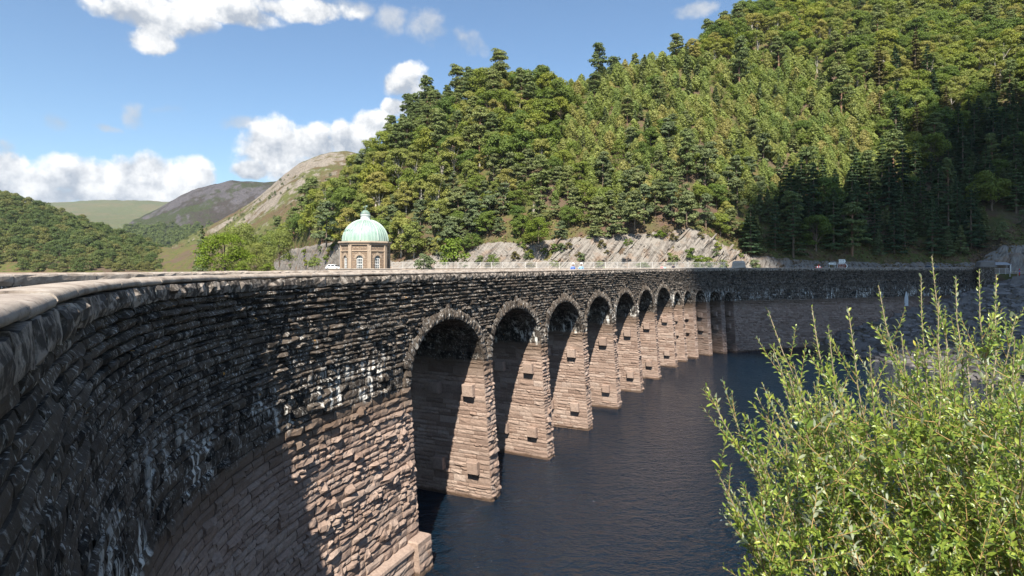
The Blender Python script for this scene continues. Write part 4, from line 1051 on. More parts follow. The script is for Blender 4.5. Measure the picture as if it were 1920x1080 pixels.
# the wood across the reservoir
wl = []
for _ in range(2600):
    a = rt.uniform(-.98, -.556); t = rt.uniform(.05, 1.08); e = np.interp(a, la, le); Y = 318 + 152 * t; X = a * Y
    z = -2 + (14 + e * 470 + 2) * min(t, 1) ** .85
    if z < 10.5 or any((q[1] - X) ** 2 + (q[2] - Y) ** 2 < 26 for q in wl): continue
    s_ = rt.uniform(.75, 1.2) * min(1, .55 + z / 60); wl.append((s_ / Y, X, Y, z, 960 + FPX * a, s_))
wl.sort(key=lambda q: -(q[0] if q[4] > -10 else q[0] * .01))
for (_, X, Y, z, x, s_) in wl[:300]:
    plant_tree.f = rt.rand()
    plant_tree('woodland_tree', (X, Y, z - 1), s_, rt.uniform(0, 6.28), describe('woodland_tree', x, HZ - (z - CAMZ) / Y * FPX, s_, Y > 455, plant_tree.f), LOOK['woodland_tree'][1], rt.randint(9))
plant_tree.f = None
if wl[300:]: join_trees('distant_woodland', 'woodland_tree', wl[300:])
print('WOOD', len(wl))
# dark oakwood on the foot of the fell behind
fl = []
for _ in range(900):
    x = rt.uniform(232, 420); y = rt.uniform(425, 478); Yd = 1000 + (478 - y) * 3.2; fl.append((1, (x - 960) / FPX * Yd, Yd, 14 + (HZ - y) / FPX * Yd - 4, x, rt.uniform(1.0, 1.7)))
fo = join_trees('fell_oakwood', 'woodland_tree', fl[:420])
KINDS['scrub'] = KINDS['shrub']
cr = CRAG.reshape(-1, 3); pxx, pyy = px_of(cr); okc = (pxx > 320) & (pxx < 640) & (pyy > 330) & (cr[:, 1] < 745); cr = cr[okc]
pick_ = cr[rt.randint(0, len(cr), 420)]; pick_ = pick_[vnoise(pick_[:, 0], pick_[:, 1], 14, 3, 1 / 60) > -.1]
join_trees('crag_scrub', 'woodland_tree', [(1, q[0] + rt.uniform(-3, 3), q[1], q[2] - .6, 0, rt.uniform(.16, .42)) for q in pick_])
def at(x, y, Y): return ((x - 960) / FPX * Y, Y, CAMZ - (y - HZ) / FPX * Y)
def single(k_, x, ybase, Y, s_, label, v=0, sz=1.0, cat='tree', mat=None, name=None):
    X, Y, z = at(x, ybase, Y)
    e = plant_tree(k_, (X, Y, z), s_, x * .7, label, None, v, cat, sz)
    if name: e.name = name
    if mat is not None:
        for o in e.children:
            if o.name.startswith('crown'): o.data = o.data.copy(); o.data.materials[0] = mat
    return e
single('spruce_tree', 379, 514, 150, .84, 'slender sparse spruce with rusty tip beside the bright green tree', 0, 1.15, mat=M_YPINE)
single('bank_tree', 421, 514, 112, 1.08, 'bright yellow-green rounded sycamore by the lake road', 1, .98, mat=M_BRIGHT, name='sycamore_tree')
single('bank_tree', 480, 512, 122, .68, 'pale green bushy willow right beside the bright sycamore', 0, 1.25, mat=M_BIRCH, name='willow_tree')
single('bank_tree', 524, 494, 185, 1.2, 'round pale green willow at the bend of the lake road', 2, 1.2, mat=M_BIRCH, name='willow_tree')
single('bank_tree', 452, 506, 135, 1.0, 'taller dull olive willow close behind the bright sycamore', 2, 1.45, mat=M_YOUNG, name='willow_tree')
single('shrub', 455, 512, 100, .55, 'low yellow-green scrub in front of the bright sycamore', 0, cat='shrub')
single('shrub', 504, 511, 104, .6, 'low pale bush by the stony verge near the sycamore', 1, .8, cat='shrub')
single('shrub', 590, 503, 140, .7, 'straggly brown-green bush left of the parked white car', 2, cat='shrub', mat=M_YOUNG)
single('shrub', 850, 501, 122, 1.35, 'large bright yellow-green bush against the slate face behind the railing', 0, 1.2, cat='shrub')
single('shrub', 795, 506, 112, .95, 'grey-green feathery bush in front of the railing near the domed tower', 1, .9, cat='shrub', mat=M_YPINE)
single('shrub', 925, 500, 122, .62, 'small green bush at the foot of the slate face', 2, 1.1, cat='shrub', mat=M_OAK)
single('shrub', 1040, 502, 121, .42, 'little bright bush by the railing above the third arch', 1, cat='shrub')
single('shrub', 1205, 505, 116, .62, 'low green shrub behind the walkers in pink and navy', 2, .6, cat='shrub', mat=M_OAK)
single('shrub', 1318, 505, 114, .92, 'spreading bright green bush by the block of stone on the parapet', 0, .78, cat='shrub')
single('shrub', 1178, 462, 124, .45, 'dark bush growing out of the middle of the slate face', 1, cat='shrub', mat=M_OAK)
single('oak_tree', 1010, 452, 128, .55, 'small bright oak hanging over the top of the slate face', 3, mat=M_GORSE)
single('young_pine', 1190, 422, 130, 1.25, 'broad layered pine standing on the brow of the slate face', 0)
single('young_pine', 612, 455, 152, 1.5, 'bushy grey-green pine on the bluff behind the domed tower', 1)
for i, (x, yb) in enumerate(((1662, 330), (1681, 345), (1708, 310), (1712, 312))): single('tall_pine', x, yb, 205 + 2 * i, 1.25, 'tall bare-trunked pine beside the drooping brownish larch' if x > 1500 else 'tall bare-trunked pine rising from the birch saplings above the slate face', i)['group'] = LOOK['tall_pine'][1]
for i, (x, yb) in enumerate(((1300, 330), (1322, 200), (1341, 205))): single('tall_pine', x, yb, 190 + 40 * (i > 0), 1.0, 'tall bare-trunked pine beside the drooping brownish larch' if x > 1500 else 'tall bare-trunked pine rising from the birch saplings above the slate face', i)['group'] = LOOK['tall_pine'][1]
single('larch_tree', 1775, 350, 195, 1.25, 'big drooping brownish larch beside the tall bare pines', 0)
for i, (x, yb, Y, s_) in enumerate(((930, 215, 205, 1.25), (985, 215, 208, 1.1), (1018, 210, 208, 1.1), (1150, 195, 225, 1.3))): single('scots_pine', x, yb, Y, s_, 'big layered pine breaking the skyline above the arches', i)['group'] = LOOK['scots_pine'][1]
# little shrubs rooted in the slate face
KINDS['slate_shrub'] = [broadleaf(140 + i, 1.5, 2.0, 16, 900, .11, mt, M_BARK, low=-.05) for i, mt in enumerate((M_GORSE, M_OAK, M_YPINE, M_BROWNC))]
for i in range(46):
    a_ = aX(rt.choice([rt.uniform(530, 640), rt.uniform(860, 1340), rt.uniform(860, 1340), rt.uniform(1300, 1420)])); D_ = rt.uniform(.8, 6.2)
    z_, _ = hill_z(np.array(a_), np.array(D_)); Y_ = float(Yf(a_)) + D_; v_ = rt.randint(4); plant_tree.f = rt.rand()
    tint = ('yellow-green', 'dark green', 'grey-green', 'brownish')[v_]; spot = 'at the foot of' if D_ < 2.4 else 'halfway up' if D_ < 4.4 else 'on the lip of'
    face = 'the bluff behind the white car' if a_ < aX(650) else 'the slate face above the arches' if a_ < aX(1130) else 'the slate face behind the walkers'
    plant_tree('slate_shrub', (a_ * Y_, Y_ - .5, float(z_) - .1), rt.uniform(.6, 1.3), rt.uniform(0, 6.28), f'tiny {tint} shrub {spot} {face}', 'shrubs rooted in the slate', v_, 'shrub')
plant_tree.f = None
# heather and bracken over the cutting
def heather():
    P = []; D = []
    for _ in range(6000):
        a = rt.uniform(aX(1320), aX(1930)) if rt.rand() < .6 else rt.uniform(aX(520), aX(1330)); D_ = rt.uniform(-1, 13) if a > aX(1320) else rt.uniform(5, 12)
        z, _ = hill_z(np.array(a), np.array(D_)); Y = float(Yf(a)) + D_; P.append((a * Y, Y, float(z) + rt.uniform(.05, .4))); D.append(rt.normal(size=3) + [0, -.3, 1])
    kind(put('heather', crown_mesh('heather', np.array(P), np.array(D), .26, M_HEATHER, rt)), 'stuff')
heather()
# ---------------------------------------------------------------- domed tower on the far bank
TX, TY = (685 - 960) / FPX * 118, 118.0
tower = thing('domed_tower', 'octagonal sandstone valve tower with arched white windows and a ribbed green copper dome', 'tower', (TX, TY, 12.4))
def local(o): o.matrix_parent_inverse = Matrix(); return o
def tput(name, m, mat, smooth=False, parent=tower):
    o = put(name, m.mesh(name, mat, smooth) if isinstance(m, MB) else m, parent); o.matrix_parent_inverse = Matrix(); return o
RA = 4.45; HW = RA * math.tan(math.pi / 8); HT = 6.05                 # apothem, half face width, wall height
def face_panel():
    """one face of the octagon with an arched opening, plus its reveal; x across, z up, y outwards is -RA"""
    w, z0, z1 = .62, .9, 3.1; th = np.linspace(0, np.pi, 13); V = []; q = []; uv = []
    def quad(a, b, c, d): 
        i = len(V); V.extend([a, b, c, d]); q.append([i, i + 1, i + 2, i + 3])
    Y = -RA
    quad((-HW, Y, 0), (HW, Y, 0), (HW, Y, z0), (-HW, Y, z0))
    quad((-HW, Y, z0), (-w, Y, z0), (-w, Y, z1), (-HW, Y, z1)); quad((w, Y, z0), (HW, Y, z0), (HW, Y, z1), (w, Y, z1))
    ax = -w * np.cos(th); az = z1 + w * np.sin(th); xs = np.linspace(-HW, HW, 13)
    quad((-HW, Y, z1), (-w, Y, z1), (-w, Y, z1), (-HW, Y, HT))
    for i in range(12): quad((ax[i], Y, az[i]), (ax[i + 1], Y, az[i + 1]), (xs[i + 1], Y, HT), (xs[i], Y, HT))
    quad((w, Y, z1), (HW, Y, z1), (HW, Y, HT), (w, Y, z1))
    dp = .32; px_ = [(-w, z0)] + list(zip(ax, az)) + [(w, z0)]
    for (xa, za), (xb, zb) in zip(px_[:-1], px_[1:]): quad((xa, Y, za), (xa, Y + dp, za), (xb, Y + dp, zb), (xb, Y, zb))
    quad((-w, Y, z0), (w, Y, z0), (w, Y + dp, z0), (-w, Y + dp, z0))
    return np.array(V, float), np.array(q)
FV, FQ = face_panel()
for i in range(8):
    Mz = Matrix.Rotation(i * math.pi / 4, 4, 'Z')
    me = mesh_np('wall_face', xf(Mz, FV), FQ, M_TOWER); uvl = me.uv_layers.new(name='UVMap')
    li = np.zeros(len(me.loops), np.int32); me.loops.foreach_get('vertex_index', li); uvl.data.foreach_set('uv', (FV[li][:, [0, 2]] + [0, FV[li][:, 1].min() * 0]).astype(np.float32).ravel())
    wf = tput('wall_face', me, None)
    # corner pilaster
    m = MB(); ang = i * math.pi / 4 - math.pi / 2 + math.pi / 8; Rc = RA / math.cos(math.pi / 8)
    Mp = Matrix.Rotation(ang, 4, 'Z'); m.box(Rc - .42, Rc + .12, -.36, .36, 0, HT, Mp)
    tput('pilaster', m, M_TRIM)
    if i in (0, 1, 7, 2, 6, 4):
        win = MB(); Yg = -RA + .26; th = np.linspace(0, np.pi, 11)
        prof = [(-.6, .92)] + [(-.6 * math.cos(t), 3.1 + .6 * math.sin(t)) for t in th] + [(.6, .92)]
        m = MB(); n_ = len(prof); m.add(xf(Mz, np.array([(x, Yg, z) for x, z in prof] + [(0, Yg, 2)])), t=[[n_, (k_ + 1) % n_, k_] for k_ in range(n_)][::1])
        wd = tput('window', m, M_GLASS)
        fr = MB(); t_ = .055
        def bar(x0, x1, z0, z1): fr.box(x0, x1, Yg - .07, Yg - .01, z0, z1, Mz)
        bar(-.6, -.6 + 2 * t_, .92, 3.1); bar(.6 - 2 * t_, .6, .92, 3.1); bar(-.6, .6, .92, 1.06); bar(-.6, .6, 1.95, 2.07); bar(-.6, .6, 3.05, 3.15); bar(-.6, .6, 1.48, 1.53); bar(-.6, .6, 2.53, 2.58)
        for x in (-.2, .2): bar(x - .028, x + .028, .92, 3.62)
        for k_ in range(10):
            (xa, za), (xb, zb) = prof[k_ + 1], prof[k_ + 2]
            fr.add(xf(Mz, np.array([(xa, Yg - .06, za), (xb, Yg - .06, zb), (xb * .84, Yg - .06, 3.1 + (zb - 3.1) * .84), (xa * .84, Yg - .06, 3.1 + (za - 3.1) * .84)])), [[0, 1, 2, 3]])
        f = tput('window_frame', fr, M_WHITE, parent=wd)
        vs = MB()
        for k_ in range(9):
            t0, t1 = math.pi * (k_ + .06) / 9, math.pi * (k_ + .94) / 9; r0, r1 = .64, 1.06 + (.18 if k_ == 4 else 0)
            pts = [(-r0 * math.cos(t0), r0 * math.sin(t0)), (-r0 * math.cos(t1), r0 * math.sin(t1)), (-r1 * math.cos(t1), r1 * math.sin(t1)), (-r1 * math.cos(t0), r1 * math.sin(t0))]
            vs.rings(np.array([xf(Mz, [(x, -RA - y_, 3.1 + z) for x, z in pts]) for y_ in (-.02, .07 + .04 * (k_ % 2))]))
        tput('window_arch', vs, M_TRIM, parent=wd)
        tput('window_sill', MB().box(-.8, .8, -RA - .1, -RA + .2, .76, .91, Mz), M_TRIM, parent=wd)
def octa(rz): return [(r / math.cos(math.pi / 8), z) for r, z in rz]
tput('string_course', MB().lathe(octa([(RA + .10, 4.5), (RA + .16, 4.52), (RA + .16, 4.66), (RA + .10, 4.7)]), 8, a0=math.pi / 8), M_TRIM)
tput('cornice', MB().lathe(octa([(RA + .05, 5.75), (RA + .25, 5.8), (RA + .25, 6.0), (RA + .42, 6.12), (RA + .50, 6.2), (RA + .50, 6.42), (RA + .3, 6.5), (.5, 6.52)]), 8, a0=math.pi / 8), M_TRIM)
DR = 4.5; M_RIB = plain('pale_copper', (.38, .47, .41), .5, .15, 2)
dome = tput('dome', MB().lathe([(DR, 6.5), (DR, 6.62)] + [(DR * math.cos(t) ** .92, 6.62 + 4.35 * math.sin(t)) for t in np.linspace(.03, math.pi / 2 * .87, 18)], 48), M_COPPER, True)
for i in range(40):
    a_ = 2 * math.pi * i / 40 + .04; big = i % 5 == 0; m = MB()
    pts = [((DR * math.cos(t) ** .92 + .02) * math.cos(a_), (DR * math.cos(t) ** .92 + .02) * math.sin(a_), 6.62 + 4.35 * math.sin(t)) for t in np.linspace(.0, math.pi / 2 * .86, 14)]
    m.tube(pts, .15 if big else .05, 5); tput('dome_rib', m, M_RIB, True, dome)
lan = tput('lantern', MB().lathe([(1.15, 10.75), (.98, 10.85), (.95, 10.95), (.9, 11.75), (1.02, 11.8), (1.02, 11.9), (.9, 11.92)], 24), M_WHITE, True)
tput('lantern_cap', MB().lathe([(1.0, 11.88)] + [(.98 * math.cos(t), 11.9 + 1.0 * math.sin(t)) for t in np.linspace(0, 1.45, 9)], 24), M_COPPER, True, lan)
vane = MB().tube([(0, 0, 12.8), (0, 0, 13.9)], [.07, .03], 6); vane.lathe([(.01, 13.02), (.14, 13.12), (.01, 13.25)], 10); vane.box(-.35, .45, -.015, .015, 13.5, 13.58); vane.box(.12, .45, -.015, .015, 13.55, 13.85); vane.box(-.4, -.25, -.015, .015, 13.42, 13.66)
tput('weather_vane', vane, M_COPPER)
m = MB().tube([(-RA - .35, -1.2, 0), (-RA - .35, -1.2, 5.6), (-RA - .1, -1.2, 5.9)], .07, 6); tput('drainpipe', m, M_LEAD)
pw = thing('platform_wall', 'low dressed stone wall running along the foot of the domed tower', 'wall', (TX, 112.2, 12.3))
o = put('wall', MB().box(-5.6, 8.4, -.25, .25, 0, 1.12).mesh('wall', M_TRIM), pw); o.matrix_parent_inverse = Matrix()
x = -5.7
while x < 8.3:
    o = put('coping_stone', MB().rings([[(x, -.36, z_), (x + 1.13, -.36, z_), (x + 1.13, .36, z_), (x, .36, z_)] for z_ in (1.12, 1.3)]).mesh('coping_stone', M_COPING, rnd=rt.rand()), pw); o.matrix_parent_inverse = Matrix(); x += 1.15

# ---------------------------------------------------------------- railing along the valley road
def railing(pts, label, cat='railing', h=1.15, step=2.2, pick=.14, top=0.0):
    pts = np.array(pts, float); L = np.r_[0, np.cumsum(np.linalg.norm(np.diff(pts, axis=0), axis=1))]
    g = lambda s: np.array([np.interp(s, L, pts[:, j]) for j in range(3)])
    t = thing('railing', label, cat, tuple(pts[0])); s = 0
    while s < L[-1]:
        p = g(s); put('post', MB().box(p[0] - .04, p[0] + .04, p[1] - .04, p[1] + .04, p[2], p[2] + h + .08).mesh('post', M_STEEL), t)
        s += step
    for zz_ in (.14, h): put('rail', MB().tube([g(s_) + [0, 0, zz_] for s_ in np.linspace(0, L[-1], max(3, int(L[-1] / step)))], .03, 4).mesh('rail', M_STEEL), t)
    m = MB(); s = pick
    while s < L[-1]:
        p = g(s); m.box(p[0] - .014, p[0] + .014, p[1] - .014, p[1] + .014, p[2] + .14, p[2] + h); s += pick
    kind(put('pickets', m.mesh('pickets', M_STEEL), t), 'stuff'); return t
fz = 13.6
rw = thing('roadside_wall', 'low stone wall carrying the long pale railing below the slate face', 'wall', (*at(735, 500, 116)[:2], 12.4))
fpts = [at(x_, 500, y_)[:2] for x_, y_ in ((733, 116.1), (850, 115.1), (960, 114.1), (1060, 113.3), (1150, 112.6), (1260, 111.3), (1364, 110.1))]
put('wall', MB().rings(np.array([[(x_ , y_ - .22, 12.2), (x_, y_ - .22, 13.52), (x_, y_ + .22, 13.52), (x_, y_ + .22, 12.2)] for x_, y_ in fpts])).mesh('wall', M_TRIM), rw)
put('coping', MB().rings(np.array([[(x_ , y_ - .3, 13.52), (x_, y_ - .3, 13.62), (x_, y_ + .3, 13.62), (x_, y_ + .3, 13.52)] for x_, y_ in fpts])).mesh('coping', M_COPING, rnd=.5), rw)
railing([(*at(735, 500, 116)[:2], fz), (*at(960, 500, 114)[:2], fz), (*at(1150, 500, 112.5)[:2], fz), (*at(1362, 500, 110)[:2], fz)], 'long pale metal picket railing below the slate face by the valley road')

# ---------------------------------------------------------------- stone blocks on the parapet, signs, barrier, cars
M_CAP = plain('pale_grey_stone', (.36, .32, .28), .9, .3, 2, bump=.5)
def parapet_block(x, Y, wpx, hpx, label, name='capstone', zb=TOP + .01):
    X = (x - 960) / FPX * Y; w_ = wpx / FPX * Y / 2; h = hpx / FPX * Y
    t = thing(name, label, 'stone block', (X, Y, zb), -.35)
    r = np.random.RandomState(int(x)); prof = [(1.0, 0), (1.0, .18), (.93, .2), (.93, .72), (.75, .95), (.45, 1.0)]; rings = []
    for s_, z_ in prof: rings.append([(sx * w_ * s_ + r.uniform(-.03, .03), sy * .55 * s_ + r.uniform(-.03, .03), z_ * h) for sx, sy in ((-1, -1), (0, -1), (1, -1), (1, 1), (0, 1), (-1, 1))])
    o = put('block', MB().rings(rings).mesh('block', M_CAP, rnd=.5), t); o.matrix_parent_inverse = Matrix(); return t
def on_wall(x):
    """distance at which the line of sight towards photo column x meets the front parapet"""
    ss_ = np.linspace(0, S_END, 3000); P_ = W(ss_, np.full(3000, TOP), np.full(3000, -.25)); i = np.argmin(abs(P_[:, 0] / np.maximum(P_[:, 1], .1) - (x - 960) / FPX)); return P_[i, 1]
parapet_block(1385, on_wall(1385), 25, 13, 'rounded grey stone block standing on the far parapet next to the bright bush')
pier_m = MB().box(-1.15, 1.15, -1.0, 1.0, -6, 1.2); pt = thing('gate_pier', 'square masonry end pier of the far wall with a broad rounded cap', 'pier', (*at(1848, 500, 116)[:2], 12.6), -.35)
o = put('shaft', pier_m.mesh('shaft', M_STONE, rnd=.5), pt); o.matrix_parent_inverse = Matrix()
o = put('cap', MB().rings([[(sx * 1.45 * s_, sy * 1.3 * s_, z_) for sx, sy in ((-1, -1), (1, -1), (1, 1), (-1, 1))] for s_, z_ in ((1, 1.2), (1, 1.5), (.84, 1.55), (.82, 2.25), (.6, 2.5), (.3, 2.55))]).mesh('cap', M_SCREE, rnd=.5), pt); o.matrix_parent_inverse = Matrix()
M_BLACK = plain('sign_black', (.02, .02, .025), .5); M_BROWN = plain('sign_brown', (.16, .035, .012), .5); M_RED = plain('barrier_red', (.55, .04, .03), .5)
def arrow_sign(x, y0, y1, x0, x1, Y, mat, edge, label, right=True, chevron=None, text=None, lines=2, posts=True):
    zc = CAMZ - ((y0 + y1) / 2 - HZ) / FPX * Y; h = (y1 - y0) / FPX * Y; X0 = (x0 - 960) / FPX * Y; X1 = (x1 - 960) / FPX * Y; w_ = X1 - X0
    t = thing('road_sign', label, 'sign', ((X0 + X1) / 2, Y, 12.5)); zl = zc - 12.5; d = 1 if right else -1; tip = h * .38
    def plate(s, y_, gr=0):
        a_, b_ = -w_ / 2 - gr, w_ / 2 + gr; hh = h / 2 + gr; pts = [(a_, -hh), (b_ - tip, -hh), (b_, 0), (b_ - tip, hh), (a_, hh)]
        return [(px_ * d, y_, zl + pz) for px_, pz in pts]
    def p2(name, y0_, y1_, gr, mt, par=t):
        a_ = plate(1, y0_, gr); b_ = plate(1, y1_, gr); m = MB().rings([b_, a_] if right else [b_[::-1], a_[::-1]]); o = put(name, m.mesh(name, mt), par); o.matrix_parent_inverse = Matrix(); return o
    pl_ = p2('plate', -.02, .0, 0, edge); p2('panel', -.028, -.021, -.05, mat, pl_)
    lt = MB()
    rr_ = np.random.RandomState(int(x)); ink = M_BLACK if mat is M_WHITE else M_WHITE
    for k_ in range(lines):
        zz_ = zl + h * (.24 - .42 * k_ if lines > 1 else 0); xx = -w_ / 2 + .14
        while xx < w_ / 2 - tip - .25:
            ww = rr_.uniform(.04, .07); lt.box(xx if d > 0 else -xx - ww, xx + ww if d > 0 else -xx, -.034, -.029, zz_ - .05, zz_ + rr_.uniform(.03, .09)); xx += ww + (.03 if rr_.rand() < .8 else .12)
    o = put('lettering', lt.mesh('lettering', ink), pl_); o.matrix_parent_inverse = Matrix()
    if chevron is not None:
        cx = w_ / 2 - tip - .10; m = MB(); tk = .16
        for sgn in (1, -1): m.add([((cx) * d, -.035, zl + sgn * h * .42), ((cx + tk) * d, -.035, zl + sgn * h * .42), ((cx + tk + tip * .85) * d, -.035, zl), ((cx + tip * .85) * d, -.035, zl)], [[0, 1, 2, 3]])
        o = put('chevron', m.mesh('chevron', chevron), pl_); o.matrix_parent_inverse = Matrix()
    for px_ in (-w_ * .36, w_ * .36):
        o = put('post', MB().box(px_ - .04, px_ + .04, .0, .08, 0, zl + h / 2 - .02).mesh('post', M_STEEL), t); o.matrix_parent_inverse = Matrix()
    return t
YS = 120.0
arrow_sign(1560, 492.2, 496.2, 1553, 1568, YS, M_WHITE, M_STEEL, 'small white pointed direction sign on two grey posts beside the brown sign', False, None, lines=1)
arrow_sign(1579, 486, 494, 1572.5, 1587.5, YS + .3, M_WHITE, M_STEEL, 'white direction sign with a black chevron mounted above the brown sign', True, M_BLACK)
arrow_sign(1580, 494.3, 503.5, 1570.5, 1589.5, YS, M_BROWN, M_WHITE, 'brown tourist direction sign with a white arrow edge, under the white chevron sign', True, M_WHITE)
bt = thing('barrier', 'red and white slatted road barrier behind the far parapet near the signs', 'barrier', (*at(1535, 500, 118)[:2], 12.5))
for k_ in range(9):
    xx = (k_ - 4) * .22; h = 1.75 - abs(k_ - 4) * .19
    o = put('slat', MB().box(xx - .1, xx + .1, -.03, .03, .2, h).mesh('slat', M_RED if k_ % 2 == 0 else M_WHITE), bt); o.matrix_parent_inverse = Matrix()
o = put('rail', MB().box(-1.0, 1.0, .03, .09, .5, .6).mesh('rail', M_STEEL), bt); o.matrix_parent_inverse = Matrix()
# gauge board on the far wall
Yg_ = on_wall(1700) - 1.2
gb = thing('gauge_board', 'white tapering water gauge board fixed to the dark far wall', 'gauge', (*at(1699, 500, Yg_)[:2], 6.6), -.35)
o = put('board', MB().rings([[(-.32, y_, 0), (.32, y_, 0), (.3, y_, 1.6), (.12, y_, 2.6), (-.05, y_, 2.7), (-.28, y_, 1.5)] for y_ in (.0, -.15)]).mesh('board', plain('gauge_white', (.55, .56, .57), .7, .2, 3)), gb); o.matrix_parent_inverse = Matrix()
# shelter, rails and marker post past the end of the wall
sh_ = thing('shelter', 'small open shelter with a pale grey roof beside the end pier', 'shelter', (*at(1876, 500, 121)[:2], 12.5), -.2)
o = put('roof', MB().rings([[(-1.7, -1, z_), (1.5, -1, z_), (1.5, 1, z_ + .5), (-1.7, 1, z_ + .5)] for z_ in (1.75, 1.85)]).mesh('roof', M_LEAD), sh_); o.matrix_parent_inverse = Matrix()
o = put('back_wall', MB().box(-1.6, 1.4, .8, .9, 0, 2.2).mesh('back_wall', M_BARK), sh_); o.matrix_parent_inverse = Matrix()
for xx in (-1.55, 1.35): o = put('post', MB().box(xx - .06, xx + .06, -.9, -.78, 0, 1.78).mesh('post', M_WHITE), sh_); o.matrix_parent_inverse = Matrix()
railing([(*at(1862, 500, 118)[:2], 12.4), (*at(1892, 500, 118.4)[:2], 12.4)], 'short pale metal railing beside the small shelter', step=1.4, pick=.2)
wf_ = thing('timber_fence', 'low pale timber rail fence past the end of the far wall', 'fence', (*at(1895, 500, 118)[:2], 12.2))
for zz_ in (.35, .62): put('rail', MB().box(at(1893, 500, 118)[0], at(1960, 500, 118)[0], 118, 118.08, 12.2 + zz_, 12.33 + zz_).mesh('rail', M_PALEBARK), wf_)
for xx in (1893, 1908, 1924, 1942, 1958): X_ = at(xx, 500, 118)[0]; put('post', MB().box(X_ - .07, X_ + .07, 117.86, 117.99, 11.9, 12.98).mesh('post', M_PALEBARK), wf_)
mp = thing('marker_post', 'thin red and blue banded marker post by the timber fence', 'post', (*at(1911.5, 500, 117.5)[:2], 12.2))
M_BLUE = plain('marker_blue', (.05, .16, .5), .5)
for k_, mt in enumerate((M_RED, M_RED, M_BLUE, M_RED)): o = put('band', MB().lathe([(.09, k_ * .33), (.09, k_ * .33 + .325)], 10).mesh('band', mt), mp); o.matrix_parent_inverse = Matrix()
# --- cars
M_TYRE = plain('tyre', (.02, .02, .02), .8); M_RIM = plain('wheel_rim', (.45, .45, .46), .3, metallic=.8); M_LAMP = plain('lamp_glass', (.7, .7, .65), .15, spec=.6)
M_TAIL = plain('tail_lamp', (.4, .02, .02), .3)
def car(loc, rz, paint, label):
    t = thing('parked_car', label, 'car', loc, rz)
    def cp(name, m, mat, smooth=False, par=t): o = put(name, m.mesh(name, mat, smooth), par); o.matrix_parent_inverse = Matrix(); return o
    st = [(-2.08, .42, .62, .78), (-2.0, .30, .84, .84), (-1.3, .24, .93, .88), (0, .22, .95, .89), (1.2, .24, .88, .88), (1.9, .30, .72, .82), (2.1, .40, .6, .68)]
    body = MB().rings([[(x_, -hw, z0), (x_, -hw * 1.02, (z0 + z1) / 2), (x_, -hw * .95, z1), (x_, hw * .95, z1), (x_, hw * 1.02, (z0 + z1) / 2), (x_, hw, z0)] for x_, z0, z1, hw in st])
    b = cp('body', body, paint, True)
    cab = MB().rings([[(-1.85, -.78, .86), (1.05, -.78, .86), (1.05, .78, .86), (-1.85, .78, .86)], [(-1.45, -.66, 1.42), (.2, -.66, 1.44), (.2, .66, 1.44), (-1.45, .66, 1.42)], [(-1.2, -.5, 1.48), (.0, -.5, 1.5), (.0, .5, 1.5), (-1.2, .5, 1.48)]])
    cp('cabin', cab, paint)
    for sy in (-1, 1):
        for xa, xb in ((-1.55, -.62), (-.52, .55)):
            za, zb = .92, 1.36; k_ = lambda x_, z_: (x_ * (1 - .22 * (z_ - .86) / .56) - .06 * (z_ > 1), sy * (.775 - .12 * (z_ - .86) / .56 + .012), z_)
            m = MB().add([k_(xa, za), k_(xb, za), k_(xb - .1, zb), k_(xa + .08, zb)], [[0, 1, 2, 3] if sy < 0 else [3, 2, 1, 0]]); cp('side_window', m, M_GLASS)
        for xw in (-1.3, 1.3):
            wl_ = cp('wheel', MB().add(xf(Matrix.Translation((xw, sy * .8, .31)) @ Matrix.Rotation(math.pi / 2, 4, 'X'), np.concatenate([[(r_w * math.cos(a_), r_w * math.sin(a_), z_) for a_ in np.arange(18) * math.pi / 9] for r_w, z_ in ((.22, -.11), (.31, -.09), (.31, .09), (.22, .11))])), [[i_ * 18 + j, i_ * 18 + (j + 1) % 18, (i_ + 1) * 18 + (j + 1) % 18, (i_ + 1) * 18 + j] for i_ in range(3) for j in range(18)]), M_TYRE, True)
            cp('rim', MB().add(xf(Matrix.Translation((xw, sy * .8, .31)) @ Matrix.Rotation(math.pi / 2, 4, 'X'), np.concatenate([[(.22 * math.cos(a_), .22 * math.sin(a_), z_) for a_ in np.arange(18) * math.pi / 9] for z_ in (-.1, .1)] + [[(0, 0, -.08), (0, 0, .08)]])), [], [[36, (j + 1) % 18, j] for j in range(18)] + [[37, 18 + j, 18 + (j + 1) % 18] for j in range(18)]), M_RIM, False, wl_)
        cp('headlight', MB().box(1.93, 2.09, sy * .62 - .13, sy * .62 + .13, .52, .66), M_LAMP); cp('tail_light', MB().box(-2.06, -1.98, sy * .66 - .08, sy * .66 + .08, .6, .8), M_TAIL)
    for s_, xb, xt in ((1, 1.0, .27), (-1, -1.83, -1.47)): cp('windscreen', MB().add([(xb + .02 * s_, -.7, .92), (xb + .02 * s_, .7, .92), (xt + .02 * s_, .6, 1.39), (xt + .02 * s_, -.6, 1.39)], [[0, 1, 2, 3] if s_ > 0 else [3, 2, 1, 0]]), M_GLASS)
    return t
M_CARW = plain('white_car_paint', (.75, .75, .76), .25, .03, spec=.5); M_CARB = plain('blue_car_paint', (.03, .06, .13), .22, .05, spec=.5)
car((*at(626.5, 500, 150)[:2], 13.0), -.25, M_CARW, 'white hatchback parked on the verge left of the domed tower')
car((*at(1752, 500, 121.5)[:2], 12.57), .15, M_CARB, 'dark blue car behind the far wall below the spruces')
lp = thing('lamp_post', 'slender grey lamp post between the white car and the domed tower', 'lamp post', (*at(638.5, 500, 122)[:2], 12.4))
o = put('column', MB().tube([(0, 0, 0), (0, 0, 5.2)], [.07, .05], 8).mesh('column', M_LEAD), lp); o.matrix_parent_inverse = Matrix()
